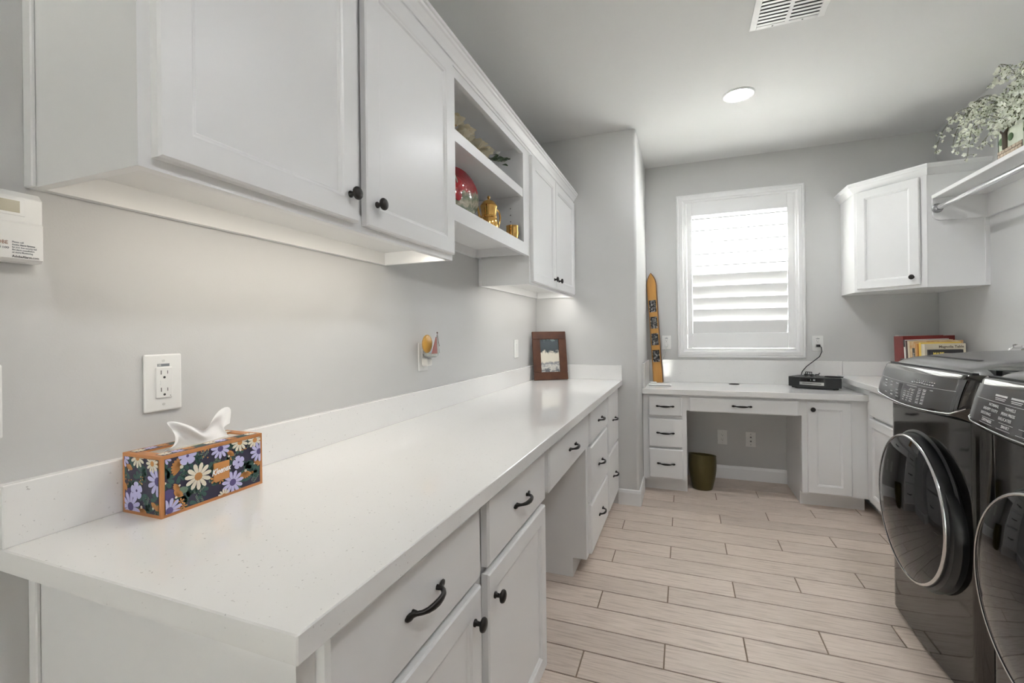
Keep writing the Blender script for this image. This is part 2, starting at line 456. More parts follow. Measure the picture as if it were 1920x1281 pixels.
# ================================================================== CABINETS
def door_mesh(w, h, s=0.056, t=0.021):
    # shaker frame, front towards -y, origin at lower left
    def rect(d, y): return [(d, y, d), (w - d, y, d), (w - d, y, h - d), (d, y, h - d)]
    loops = [rect(0.0, 0), rect(0.0, -t + 0.004), rect(0.004, -t), rect(s - 0.004, -t), rect(s, -t + 0.003), rect(s + 0.004, -t + 0.004), rect(s + 0.009, -t + 0.010), rect(s + 0.009, 0)]
    vs = [p for l in loops for p in l]
    fs = [(i * 4 + k, i * 4 + (k + 1) % 4, (i + 1) * 4 + (k + 1) % 4, (i + 1) * 4 + k) for i in range(len(loops) - 1) for k in range(4)]
    n = len(loops) - 1
    fs += [(n * 4 + k, n * 4 + (k + 1) % 4, (k + 1) % 4, k) for k in range(4)]
    return mesh(MB().add(vs, fs), 'door', WHITE)
KNOB = mesh(MB().lathe([(0.0001, 0), (0.0085, 0), (0.0085, -0.003), (0.0055, -0.006), (0.005, -0.013), (0.009, -0.016), (0.0155, -0.019), (0.0165, -0.0225), (0.0145, -0.0265), (0.009, -0.029), (0.0001, -0.030)], 20, 'y'), 'knob', BRONZE, smooth=50)
def handle_mesh():
    m_ = MB()
    L = 0.068
    pts = []; rs = []
    for x, y, a, b in [(-L, -0.002, 0.003, 0.002), (-0.063, -0.003, 0.0068, 0.0035), (-0.056, -0.004, 0.0078, 0.0045), (-0.049, -0.005, 0.0056, 0.0045), (-0.044, -0.009, 0.0042, 0.0055), (-0.038, -0.017, 0.0042, 0.005), (-0.028, -0.0235, 0.0056, 0.0048), (-0.014, -0.027, 0.0072, 0.005), (0, -0.028, 0.0076, 0.0053)]:
        pts.append((x, y, 0)); rs.append((a, b))
    pts += [(-p[0], p[1], 0) for p in pts[:-1][::-1]]; rs += rs[:-1][::-1]
    m_.tube(pts, rs, 10, up=(0, 0, 1))
    for sx in (-1, 1):
        m_.lathe([(0.0055, 0), (0.005, -0.006), (0.004, -0.012)], 10, 'y', (sx * 0.043, 0, 0))
    return mesh(m_, 'handle', BRONZE, smooth=60)
HANDLE = handle_mesh()
def add_drawer(root, x0, x1, z0, z1, y=0.0, handle=True, t=0.021):
    w, h = x1 - x0, z1 - z0
    e = 0.007
    vs = [(0, 0, 0), (w, 0, 0), (w, 0, h), (0, 0, h), (0, -t + 0.005, 0), (w, -t + 0.005, 0), (w, -t + 0.005, h), (0, -t + 0.005, h), (e, -t, e), (w - e, -t, e), (w - e, -t, h - e), (e, -t, h - e)]
    fs = [(0, 1, 2, 3), (8, 9, 10, 11)] + [(k, (k + 1) % 4, 4 + (k + 1) % 4, 4 + k) for k in range(4)] + [(4 + k, 4 + (k + 1) % 4, 8 + (k + 1) % 4, 8 + k) for k in range(4)]
    d = part(root, 'drawer', MB().add(vs, fs), WHITE, loc=(x0, y, z0))
    if handle: obj('handle', HANDLE, d, (w / 2, -t, h / 2))
    return d
def add_door(root, x0, x1, z0, z1, kx=None, kz=None, y=0.0, t=0.021):
    w, h = x1 - x0, z1 - z0
    d = obj('door', door_mesh(w, h, t=t), root, (x0, y, z0))
    part(d, 'door_panel', MB().box(0.060, w - 0.060, -t + 0.009, -0.003, 0.060, h - 0.060), WHITE)
    if kx is not None: obj('knob', KNOB, d, (kx - x0, -t, kz - z0))
    return d
def base_cabinet(name, label, loc, rz, w, dep, z1, fronts, toe=0.1, rec=0.072, cat='cabinet', group=None, body_x0=0.0):
    r = thing(name, label, cat, loc, rz, group)
    poly = [(0.02, z1), (0.02, toe), (rec, toe), (rec, 0.0), (dep, 0.0), (dep, z1)]
    part(r, 'body', MB().prism(poly, 'x', body_x0, w), WHITE)
    mb = MB()
    us = sorted({(f[1], f[2]) for f in fronts})
    lo = min(f[1] for f in fronts) + 0.012; hi = max(f[2] for f in fronts) - 0.012
    mb.box(0, lo, 0, 0.02, toe, z1).box(hi, w, 0, 0.02, toe, z1).box(lo, hi, 0, 0.02, z1 - 0.04, z1).box(lo, hi, 0, 0.02, toe, toe + 0.035)
    mb.box(lo, hi, 0.006, 0.02, toe + 0.035, z1 - 0.04)
    part(r, 'face_frame', mb, WHITE)
    for f in fronts:
        if f[0] == 'drawer': add_drawer(r, *f[1:5], handle=len(f) < 6)
        else: add_door(r, *f[1:])
    return r
FX, YE = 0.607, -2.963           # face frame plane of the left run, near end of the left cabinets
def L(y): return y - YE
ZC = 0.876
A = base_cabinet('base_cabinet', 'white base cabinet with two drawers over two doors, nearest under the counter', (FX, YE, 0), PI / 2, 1.078, FX, ZC,
    [('drawer', L(-2.930), L(-2.430), 0.685, 0.856), ('drawer', L(-2.386), L(-1.894), 0.685, 0.856),
     ('door', L(-2.930), L(-2.430), 0.110, 0.667, L(-2.470), 0.600), ('door', L(-2.386), L(-1.894), 0.110, 0.667, L(-2.350), 0.600)])
part(A, 'scribe_strip', MB().box(-0.007, 0.0, FX - 0.024, FX, 0.0, ZC), WHITE, bev=0.002)
yk0, yk1 = -1.885, -1.105
K = thing('knee_drawer', 'single wide drawer hung under the long counter above the open knee space', 'drawer', (FX, yk0, 0), PI / 2)
part(K, 'apron', MB().box(0, yk1 - yk0, 0, 0.02, 0.690, ZC).box(0.03, yk1 - yk0 - 0.03, 0.02, 0.50, 0.715, ZC - 0.02), WHITE)
add_drawer(K, -1.838 - yk0, -1.122 - yk0, 0.688, 0.856)
yb0 = -1.105
base_cabinet('drawer_cabinet', 'white three drawer cabinet between the knee space and the far two drawer cabinet', (FX, yb0, 0), PI / 2, 0.61, FX, ZC,
    [('drawer', 0.045, -0.522 - yb0, 0.683, 0.856), ('drawer', 0.045, -0.522 - yb0, 0.380, 0.667), ('drawer', 0.045, -0.522 - yb0, 0.112, 0.365)])
yc0 = -0.495
base_cabinet('drawer_cabinet', 'white two drawer cabinet at the far end of the long counter against the return wall', (FX, yc0, 0), PI / 2, 0.493, FX, ZC,
    [('drawer', 0.030, 0.475, 0.484, 0.856), ('drawer', 0.030, 0.475, 0.112, 0.469)])
CT = thing('countertop', 'long white quartz countertop with backsplash along the left wall', 'countertop', (0, -3.009, 0))
part(CT, 'slab', MB().box(0, 0.6576, 0, 3.009, ZC, 0.914), QZ, bev=0.002)
part(CT, 'backsplash', MB().box(0, 0.02, 0, 3.009, 0.914, 1.020), QZ, bev=0.0015)
part(CT, 'backsplash', MB().box(0.02, 0.656, 2.989, 3.009, 0.914, 1.020), QZ, bev=0.0015)

# ---- wall cabinets on the left
UX, UZ0, UZ1 = 0.300, 1.532, 2.262
def upper(name, label, y0, y1, z0, fronts, closed=True):
    r = thing(name, label, 'cabinet', (UX, y0, 0), PI / 2)
    w = y1 - y0; rec = 0.046
    if closed:
        part(r, 'body', MB().box(0.016, w - 0.016, 0.02, UX, z0 + rec, UZ1), INNER)
        part(r, 'side_panel', MB().box(0, 0.016, 0.02, UX, z0, UZ1), WHITE)
        part(r, 'side_panel', MB().box(w - 0.016, w, 0.02, UX, z0, UZ1), WHITE)
        part(r, 'back_rail', MB().box(0.016, w - 0.016, UX - 0.018, UX, z0, z0 + rec), INNER)
        mb = MB().box(0, 0.045, 0, 0.02, z0, UZ1).box(w - 0.045, w, 0, 0.02, z0, UZ1).box(0.045, w - 0.045, 0, 0.02, z0, z0 + 0.045).box(0.045, w - 0.045, 0, 0.02, UZ1 - 0.05, UZ1)
        mb.box(0.045, w - 0.045, 0.008, 0.02, z0 + 0.045, UZ1 - 0.05)
        part(r, 'face_frame', mb, WHITE)
        for f in fronts: add_door(r, *f[1:], t=0.020)
    return r
u1 = upper('upper_cabinet', 'large white wall cabinet with two shaker doors, nearest above the long counter', YE, -1.942, UZ0,
      [('door', L(-2.944), L(-2.474), 1.550, 2.240, L(-2.506), 1.613), ('door', L(-2.441), L(-1.957), 1.550, 2.240, L(-2.402), 1.613)])
part(u1, 'scribe_strip', MB().box(-0.007, 0.0, UX - 0.026, UX, UZ0, UZ1), WHITE, bev=0.002)
y3 = -1.062
u3 = upper('upper_cabinet', 'white wall cabinet with two narrow looking doors at the far end by the return wall', y3, 0.0, UZ0,
      [('door', 0.020, -0.570 - y3, 1.546, 2.240, -0.615 - y3, 1.602), ('door', -0.560 - y3, -0.030 - y3, 1.546, 2.240, -0.505 - y3, 1.602)])
part(u3, 'scribe_strip', MB().box(-0.006, 0.0, UX - 0.022, UX, UZ0, 1.684), WHITE, bev=0.002)
# open display unit between them
y2, w2, zs = -1.942, -1.062 + 1.942, 1.684
u2 = thing('open_shelf_unit', 'white open display unit with one shelf, between the two wall cabinets', 'shelf unit', (UX, y2, 0), PI / 2)
sl, sr = 0.030, w2 - 0.082
part(u2, 'side_panel', MB().box(0, 0.018, 0.02, UX, zs, UZ1), WHITE)
part(u2, 'side_panel', MB().box(sr + 0.004, sr + 0.022, 0.02, UX, zs, UZ1), WHITE)
part(u2, 'back_panel', MB().box(0.018, sr + 0.004, UX - 0.012, UX, zs, UZ1), WHITE)
part(u2, 'bottom_panel', MB().box(0.018, sr + 0.004, 0.02, UX - 0.012, 1.726, 1.744), WHITE)
part(u2, 'top_panel', MB().box(0.018, sr + 0.004, 0.02, UX - 0.012, UZ1 - 0.016, UZ1), WHITE)
part(u2, 'back_rail', MB().box(0.018, w2 - 0.02, UX - 0.024, UX - 0.012, zs, 1.726), WHITE)
mb = MB().box(0, sl, 0, 0.02, zs, UZ1).box(sr, w2, 0, 0.02, zs, UZ1).box(sl, sr, 0, 0.02, zs, 1.746).box(sl, sr, 0, 0.02, 2.215, UZ1)
part(u2, 'face_frame', mb, WHITE)
part(u2, 'shelf', MB().box(0.019, sr + 0.003, 0.022, UX - 0.013, 1.990, 2.026).box(sl, sr, 0.004, 0.022, 1.984, 2.028), WHITE)
PIN = mesh(MB().lathe([(0.003, 0), (0.003, 0.001)], 8, 'x'), 'pin_hole', SLOT)
for i in range(5):
    for yy in (0.075, 0.24):
        obj('pin_hole', PIN, u2, (sr + 0.0032, yy, 1.79 + 0.035 * i))
# crown along the whole run
pr = [(UX - 0.004, 2.250), (UX + 0.004, 2.250), (UX + 0.007, 2.258), (UX + 0.012, 2.260), (UX + 0.018, 2.272), (UX + 0.030, 2.288), (UX + 0.036, 2.292), (UX + 0.037, 2.302), (UX + 0.043, 2.304), (UX + 0.043, 2.316), (UX - 0.004, 2.316)]
CR = thing('crown_molding', 'white crown molding running along the top of the left wall cabinets', 'molding', (0, 0, 0))
part(CR, 'long_run', MB().prism([(x, z) for x, z in pr], 'y', YE - 0.043, -0.001), TRIM)
part(CR, 'near_return', MB().prism([(YE - (x - UX), z) for x, z in pr], 'x', 0.001, UX + 0.0), TRIM)
# under-cabinet light bars (tucked behind the face frames)
WARM = emis('warm_led', (1.0, 0.92, 0.80), LIGHT_UNDER)
NEUT = emis('neutral_led', (1.0, 0.965, 0.90), LIGHT_UNDER)
for y0, y1, m_, lab in ((-2.92, -1.99, WARM, 'slim light bar tucked under the near wall cabinet'), (-1.02, -0.06, NEUT, 'slim light bar tucked under the far wall cabinet')):
    lb = thing('under_cabinet_light', lab, 'light', (0.235, y0, UZ0 + 0.046))
    part(lb, 'housing', MB().box(-0.022, 0.040, 0, y1 - y0, -0.012, 0), PLASTIC)
    part(lb, 'lens', MB().box(-0.018, 0.036, 0.01, y1 - y0 - 0.01, -0.016, -0.012), m_)
    part(lb, 'switch', MB().lathe([(0.004, -0.024), (0.004, -0.012)], 10, 'z', (0.030, 0.12, 0)), BLKPL)

# ---- desk in the nook
DFY, DZ = 0.355, 0.817
def D(x): return x - 0.772
base_cabinet('drawer_cabinet', 'white three drawer pedestal under the left end of the desk', (0.772, DFY, 0), 0, 0.326, YF - DFY - 0.001, 0.776,
    [('drawer', D(0.815), D(1.066), 0.604, 0.756), ('drawer', D(0.815), D(1.067), 0.361, 0.581), ('drawer', D(0.817), D(1.070), 0.117, 0.345)])
K2 = thing('pencil_drawer', 'wide shallow white desk drawer under the window between the two pedestals', 'drawer', (1.098, DFY, 0))
part(K2, 'apron', MB().box(0, 0.766, 0, 0.02, 0.652, 0.776).box(0.04, 0.72, 0.02, 0.45, 0.665, 0.760), WHITE)
add_drawer(K2, 0.020, 0.744, 0.650, 0.756)
base_cabinet('door_cabinet', 'white single door pedestal under the right end of the desk', (1.864, DFY, 0), 0, 0.388, YF - DFY - 0.001, 0.776,
    [('door', 0.034, 0.293, 0.112, 0.756, 0.062, 0.704)])
DT = thing('desktop', 'white quartz desktop with tall backsplash below the window', 'countertop', (0.770, 0.310, 0))
part(DT, 'slab', MB().box(0, 1.480, 0, YF - 0.310, 0.776, DZ), QZ, bev=0.002)
part(DT, 'backsplash', MB().box(0.02, 1.480, YF - 0.330, YF - 0.310, DZ, 1.014), QZ, bev=0.0015)
part(DT, 'backsplash', MB().box(0, 0.02, 0.015, YF - 0.310, DZ, 1.014), QZ, bev=0.0015)

# ---- right hand run behind the washer
RX = 2.252
Rr = base_cabinet('base_cabinet', 'white base cabinet between desk and washer, mostly hidden by the washer', (RX, YF - 0.001, 0), -PI / 2, 1.68, XR - RX - 0.001, 0.864,
    [('drawer', YF - 0.262, YF + 0.24, 0.690, 0.846, 0), ('door', YF - 0.262, YF + 0.24, 0.112, 0.672), ('drawer', YF + 0.28, YF + 0.76, 0.690, 0.846), ('door', YF + 0.28, YF + 0.76, 0.112, 0.672)])
RT = thing('countertop', 'white quartz counter on the right, one step higher than the desk', 'countertop', (2.205, -0.80, 0))
part(RT, 'slab', MB().box(0, XR - 2.205, 0, YF + 0.80, 0.864, 0.902), QZ, bev=0.002)
part(RT, 'backsplash', MB().box(0.047, XR - 2.205, YF + 0.78, YF + 0.80, 0.902, 1.014), QZ, bev=0.0015)
part(RT, 'backsplash', MB().box(XR - 2.225, XR - 2.205, 0.0, YF + 0.78, 0.902, 1.014), QZ, bev=0.0015)

# ---- diagonal corner wall cabinet
cp = [(2.255, YF), (2.255, 0.581), (2.560, 0.276), (XR, 0.276), (XR, YF)]
CC = thing('corner_cabinet', 'white diagonal corner wall cabinet with one shaker door right of the window', 'cabinet', (2.255, 0.581, 0), -PI / 4)
ci = Matrix.Rotation(PI / 4, 3, 'Z')
def cl(p):
    q = ci @ Vector((p[0] - 2.255, p[1] - 0.581, 0)); return (q.x, q.y)
part(CC, 'body', MB().prism([cl(p) for p in cp], 'z', 1.532, 2.268), WHITE)
fwid = 0.4313
mb = MB().box(0.001, 0.032, -0.004, 0.004, 1.532, 2.268).box(fwid - 0.032, fwid - 0.001, -0.004, 0.004, 1.532, 2.268).box(0.032, fwid - 0.032, -0.004, 0.004, 1.532, 1.56).box(0.032, fwid - 0.032, -0.004, 0.004, 2.24, 2.268)
part(CC, 'face_frame', mb, WHITE)
add_door(CC, 0.026, 0.396, 1.551, 2.248, 0.362, 1.603, y=-0.004, t=0.020)
# crown following the plan
offs = [(0.0, 2.252), (0.006, 2.254), (0.012, 2.262), (0.030, 2.288), (0.037, 2.292), (0.040, 2.304), (0.043, 2.306), (0.043, 2.318), (0.0, 2.318)]
base = [(2.255, YF - 0.001), (2.255, 0.581), (2.560, 0.276), (XR - 0.001, 0.276)]
nrm = [Vector((-1, 0)), Vector((-1, -1)).normalized(), Vector((0, -1))]
def off_pt(i, d):
    if i == 0: return Vector(base[0]) + nrm[0] * d
    if i == 3: return Vector(base[3]) + nrm[2] * d
    n = (nrm[i - 1] + nrm[i]).normalized(); return Vector(base[i]) + n * (d / n.dot(nrm[i]))
for k in range(3):
    vs = []
    for e in (k, k + 1):
        for d, z in offs:
            p = off_pt(e, d); q = cl(p); vs.append((q[0], q[1], z))
    n = len(offs)
    part(CC, 'crown', MB().add(vs, [tuple(range(n)), tuple(range(n, 2 * n))] + [(i, (i + 1) % n, n + (i + 1) % n, n + i) for i in range(n)]), TRIM)
q = cl((XR - 0.020, 0.276))
part(CC, 'scribe_strip', MB().prism([cl(p) for p in [(XR - 0.022, 0.276), (XR - 0.022, 0.270), (XR, 0.270), (XR, 0.276)]], 'z', 1.532, 1.953), WHITE)

# ---- closet shelf with rod over the machines
SHF = thing('closet_shelf', 'long white shelf on the right wall above the washer and dryer', 'shelf', (XR, 0.275, 0))
part(SHF, 'board', MB().box(-0.285, 0, -4.2, 0, 2.094, 2.118), WHITE, bev=0.002)
R_ = 0.045
bp_ = [(0, 1.953), (-0.285 + R_, 1.953)] + [(-0.285 + R_ - R_ * math.sin(a), 1.953 + R_ - R_ * math.cos(a)) for a in [PI / 2 * i / 6 for i in range(1, 7)]] + [(-0.285, 2.094), (0, 2.094)]
part(SHF, 'end_bracket', MB().prism(bp_, 'y', -0.018, 0), WHITE, bev=0.0015)
part(SHF, 'wall_cleat', MB().box(-0.018, 0, -4.2, -0.018, 1.953, 2.094), WHITE, bev=0.0015)
ROD = thing('closet_rod', 'polished metal clothes rod hung below the right wall shelf', 'rod', (2.602, 0.257, 2.030))
part(ROD, 'rod', MB().tube([(0, -0.008, 0), (0, -4.15, 0)], 0.0165, 20), CHROME, smooth=40)
part(ROD, 'socket', MB().lathe([(0.030, 0), (0.030, -0.004), (0.024, -0.006), (0.022, -0.03), (0.0175, -0.032), (0.0175, 0)], 20, 'y'), mat('pewter', (0.36, 0.36, 0.37), 0.3, 1.0), smooth=40)
part(ROD, 'screw', MB().ball((-0.018, -0.004, 0.012), 0.005, 8, 5), CHROME).parent = ROD

# ================================================================== CEILING FIXTURES
VN = thing('ceiling_vent', 'white louvred air vent in the ceiling', 'vent', (1.40, -1.235, HC))
part(VN, 'backing', MB().box(0.02, 0.295, 0.02, 0.318, -0.002, 0), mat('vent_duct', (0.16, 0.16, 0.16), 0.7))
for b in ((0, 0.030, 0, 0.338), (0.285, 0.315, 0, 0.338), (0.030, 0.285, 0, 0.024), (0.030, 0.285, 0.314, 0.338)):
    part(VN, 'frame_side', MB().box(b[0], b[1], b[2], b[3], -0.007, 0), TRIM, bev=0.002)
part(VN, 'centre_bar', MB().box(0.150, 0.166, 0.024, 0.314, -0.010, -0.002), TRIM)
slat = mesh(MB().box(0, 0.120, -0.0085, 0.0085, -0.0006, 0.0006), 'slat', TRIM)
for i in range(11):
    for xx in (0.030, 0.166):
        obj('slat', slat, VN, (xx, 0.044 + i * 0.0257, -0.007), (math.radians(6), 0, 0))
for xx in (0.10, 0.225):
    part(VN, 'screw', MB().lathe([(0.004, -0.0085), (0.0035, -0.007)], 8, 'z', (xx, 0.326, 0)), mat('screw_grey', (0.3, 0.3, 0.3), 0.4, 0.6))
LENS = emis('ceiling_led', (0.965, 0.98, 1.0), LIGHT_CEIL)
for (x, y), lab in (((1.42, -0.24), 'round recessed ceiling light, lit, in front of the window'), ((1.98, -1.75), 'round unseen recessed ceiling light added behind the air vent'), ((1.80, -3.15), 'round unseen recessed ceiling light added at the back of the room')):  # second and third are unseen, placed to light the left cabinet fronts
    rl = thing('recessed_light', lab, 'light', (x, y, HC))
    part(rl, 'trim_ring', MB().lathe([(0.074, -0.002), (0.077, -0.006), (0.088, -0.007), (0.095, -0.001), (0.095, 0), (0.074, 0), (0.074, -0.002)], 40), TRIM, smooth=40)
    part(rl, 'lens', MB().lathe([(0.0001, -0.003), (0.074, -0.003)], 40), LENS)

# ================================================================== WASHER AND DRYER
def lerp(a, b, t): return a + (b - a) * t
LIDP = [(0.012, 1.116), (0.035, 1.134), (0.075, 1.146), (0.15, 1.157), (0.27, 1.168), (0.47, 1.178), (0.77, 1.180)]
def lid_z(x):
    for (a, za), (b, zb) in zip(LIDP, LIDP[1:]):
        if x <= b: return lerp(za, zb, (x - a) / (b - a))
    return LIDP[-1][1]
def machine(name, label, yc, hand, kind):
    r = thing(name, label, name, (1.955, yc, 0))
    h = 0.343; N_ = 40
    vsn = [-1 + 2 * i / N_ for i in range(N_ + 1)]
    def corner(v, k=0.045, s=0.88): return k * (max(0, abs(v) - s) / (1 - s)) ** 2.4
    out = [(0.010 * v * v + corner(v), v * h) for v in vsn]
    part(r, 'body', MB().prism(out + [(0.80, h), (0.80, -h)], 'z', 0.022, 0.966), [BLKSS], smooth=35)
    part(r, 'side_panel', MB().prism([(0.075, -h - 0.0008), (0.80, -h - 0.0008), (0.80, -h + 0.004), (0.075, -h + 0.004)], 'z', 0.024, 0.960), BLKSIDE)
    part(r, 'side_panel', MB().prism([(0.075, h - 0.004), (0.80, h - 0.004), (0.80, h + 0.0008), (0.075, h + 0.0008)], 'z', 0.024, 0.960), BLKSIDE)
    part(r, 'upper_body', MB().prism([(0.022 + corner(v, 0.02), v * h) for v in vsn] + [(0.80, h), (0.80, -h)], 'z', 0.962, 1.112), BLKSIDE, smooth=35)
    for sx in (0.07, 0.72):
        for sy in (-0.29, 0.29):
            part(r, 'foot', MB().lathe([(0.020, 0), (0.020, 0.012), (0.012, 0.022)], 12, 'z', (sx, sy, 0)), BLKPL)
    # control panel housing
    def zb(v): return 0.960 + 0.022 * v * v + 0.030 * max(0, (abs(v) - 0.84) / 0.16) ** 2
    def xb(v): return -0.056 + 0.012 * v * v + corner(v, 0.045)
    def xt(v): return -0.018 + 0.008 * v * v + corner(v, 0.030)
    ZT = 1.108
    def face(v, t):
        bulge = 0.003 * math.sin(PI * t)
        return Vector((lerp(xb(v), xt(v), t) - bulge, v * h, lerp(zb(v), ZT, t)))
    rows = [[Vector((0.030, v * h, 0.945)) for v in vsn], [Vector((xb(v) + 0.006, v * h, zb(v) - 0.006)) for v in vsn]]
    rows += [[face(v, t) for v in vsn] for t in (0, 0.2, 0.4, 0.6, 0.8, 1.0)]
    rows += [[Vector((xt(v) + 0.006, v * h, ZT + 0.005)) for v in vsn], [Vector((0.034, v * h, ZT + 0.006)) for v in vsn]]
    nn = N_ + 1; k = len(rows)
    vs = [p for row in rows for p in row]
    fs = [(j * nn + i, j * nn + i + 1, (j + 1) * nn + i + 1, (j + 1) * nn + i) for j in range(k - 1) for i in range(N_)]
    fs += [tuple(j * nn for j in range(k)), tuple(j * nn + N_ for j in range(k)), tuple([i for i in range(nn)] + [(k - 1) * nn + i for i in range(nn)][::-1])]
    hs = part(r, 'panel_housing', MB().add(vs, fs), BLKSS, smooth=40)
    def face_n(v, t):
        a = face(v + 0.01, t) - face(v - 0.01, t); b = face(v, min(t + 0.02, 1)) - face(v, max(t - 0.02, 0))
        n = a.cross(b).normalized()
        return n if n.x < 0 else -n
    def fp(v, t, d=0.0012):
        v = max(-0.985, min(0.985, v)); return face(v, t) + face_n(v, t) * d
    cpn = part(hs, 'control_panel', MB().grid(lambda a, b: tuple(fp(-0.93 + 1.86 * a, 0.10 + 0.80 * b)), 36, 6), PANELG, smooth=60)
    part(hs, 'chrome_trim', MB().tube([fp(v, 0.035, 0.001) for v in [-0.97 + 1.94 * i / 40 for i in range(41)]], 0.0022, 8), CHROME, smooth=60)
    part(hs, 'panel_outline', MB().tube([fp(v, 0.60, 0.0016) for v in [-0.86 + 1.72 * i / 30 for i in range(31)]], 0.0006, 6), MARK)
    # markings: v = +1 is the far (left in the picture) end
    mk = MB()
    def bar(v, t, wv, wt, d=0.0018):
        q = [fp(v + sv * wv, t + st * wt, d) for sv, st in ((-1, -1), (1, -1), (1, 1), (-1, 1))]
        mk.add(q, [(0, 1, 2, 3)])
    rnd = random.Random(5 if kind == 'w' else 9)
    if kind == 'w':
        for i, v in enumerate((0.70, 0.52, 0.36)):
            for j in range(5):
                if (i + j) % 4 != 3: bar(v - 0.02 * j, 0.52 - 0.085 * j, 0.035, 0.010)
        for i in range(3):
            for j in range(6): bar(0.10 - 0.085 * i + rnd.uniform(-.008, .008), 0.44 - 0.055 * j, 0.022 + rnd.uniform(0, 0.010), 0.009)
        for i in range(2):
            for j in range(5):
                bar(-0.22 - 0.10 * i, 0.52 - 0.080 * j, 0.036, 0.006); bar(-0.22 - 0.10 * i, 0.485 - 0.080 * j, 0.032, 0.010)
        bar(-0.02, 0.55, 0.12, 0.005); bar(-0.0, 0.47, 0.12, 0.005)
        for i in range(9): bar(0.0 - 0.055 * i, 0.665 + rnd.uniform(-.01, .01), 0.020, 0.012); bar(-0.1 - 0.045 * i, 0.72, 0.012, 0.009)
        bar(-0.45, 0.53, 0.03, 0.006)
    else:
        for v, n1 in ((0.54, 2), (0.33, 2), (0.12, 2), (-0.10, 2)):
            bar(v, 0.735, 0.080, 0.018); bar(v, 0.685, 0.070, 0.008); bar(v, 0.655, 0.062, 0.007)
        for v in (0.62, 0.38, 0.13, -0.12):
            bar(v, 0.245, 0.090, 0.004); bar(v + 0.02, 0.125, 0.090, 0.004)
    part(hs, 'button_markings', mk, MARK)
    if kind == 'w':
        mb = MB(); mb.add([fp(v, t, 0.002) for v, t in ((0.16, 0.55), (0.02, 0.50), (0.02, 0.42), (0.16, 0.44))], [(0, 1, 2, 3)])
        part(hs, 'display', mb, BLKGLASS)
        q = [fp(v, t, 0.002) for v, t in ((0.30, 0.10), (0.20, 0.10), (0.22, 0.55), (0.30, 0.55))]
        part(hs, 'dial_slot', MB().add(q, [(0, 1, 2, 3)]), BLKPL)
    else:
        words = [('NORMAL', 0.66, 0.50), ('HEAVY DUTY', 0.72, 0.40), ('BEDDING', 0.74, 0.30), ('TOWELS', 0.44, 0.50), ('PERM PRESS', 0.47, 0.40), ('DELICATES', 0.49, 0.30), ('DRYNESS', 0.70, 0.165), ('SMART', 0.43, 0.165)]
        for s, v, t in words:
            a = fp(v, t, 0.002); b = fp(v - 0.1, t, 0.002); c = fp(v, t + 0.06, 0.002)
            text(hs, 'button_text', s, 0.0115, MARK, frame_mtx(a, b - a, c - a), bold=0.0002)
    # top
    def lidp(a, b):
        x = 0.014 + 0.76 * (a ** 1.6); v = -1 + 2 * b
        return (x, v * (h - 0.002), lid_z(x) - 0.030 * abs(v) ** 9)
    part(r, 'top_lid', MB().grid(lidp, 24, 24), TOPGLASS, smooth=60)
    part(r, 'lid_skirt', MB().box(0.05, 0.78, -h + 0.003, h - 0.003, 1.105, 1.130), BLKSIDE)
    part(r, 'lid_gap', MB().box(0.004, 0.022, -h + 0.03, h - 0.03, 1.108, 1.1185), BLKPL)
    def sl_(a, b):
        v = lerp(0.66, -0.45, b) if hand < 0 else lerp(0.86, -0.48, b)
        x = 0.094 + 0.016 * a; return (x, v * h, lid_z(x) + 0.0012 - 0.030 * abs(v) ** 9)
    part(r, 'lid_handle_slot', MB().grid(sl_, 3, 10), BLKPL)
    # round door
    dz, dy = 0.556, 0.036 if kind == 'w' else 0.015
    part(r, 'door_surround', MB().lathe([(0.302, 0.012), (0.304, 0.000), (0.296, -0.006), (0.285, -0.004), (0.285, 0.012)], 64, 'x', (0, dy, dz)), BLKPL, smooth=40)
    d = part(r, 'door', MB().lathe([(0.288, 0.006), (0.290, -0.018), (0.284, -0.036), (0.270, -0.040), (0.262, -0.036)], 72, 'x', (0, dy, dz)), BLKPL, smooth=50)
    part(d, 'chrome_ring', MB().lathe([(0.2840, -0.036), (0.2840, -0.040), (0.2815, -0.044), (0.2775, -0.0455), (0.2745, -0.044), (0.2745, -0.040), (0.2840, -0.036)], 72, 'x', (0, dy, dz)), CHROME, smooth=50)
    part(d, 'door_glass', MB().lathe([(0.2755, -0.042), (0.24, -0.052), (0.20, -0.060), (0.15, -0.067), (0.10, -0.072), (0.05, -0.075), (0.0001, -0.076)], 72, 'x', (0, dy, dz)), BLKGLASS, smooth=60)
    # handle bulge on the opening side
    hb = MB(); A0, A1, n = -66, 30, 22
    ring = []
    for i in range(n + 1):
        t = i / n; a = math.radians(lerp(A0, A1, t)); ro = 0.288 + 0.034 * math.sin(PI * t) ** 0.6
        ring.append([(hand * rr_ * math.cos(a) + dy, rr_ * math.sin(a) + dz, x_) for rr_, x_ in ((0.285, 0.008), (0.285, -0.030), (lerp(0.285, ro, 0.6), -0.028), (ro, -0.012), (ro, 0.008))])
    vs = [(p[2], p[0], p[1]) for g in ring for p in g]
    fs = [(i * 5 + j, i * 5 + (j + 1) % 5, (i + 1) * 5 + (j + 1) % 5, (i + 1) * 5 + j) for i in range(n) for j in range(5)] + [(0, 1, 2, 3, 4), tuple(n * 5 + j for j in range(5))]
    part(d, 'door_grip', hb.add(vs, fs), BLKPL, smooth=40)
    return r
machine('washer', 'black stainless front loading washer with round door, next to the corner counter', -1.195, -1, 'w')
machine('dryer', 'black stainless dryer cut off by the right edge, nearer than the washer', -1.905, 1, 'd')
HK = thing('water_valve', 'small chrome valve showing on the right wall above the washer top', 'valve', (XR, -0.02, 1.150))
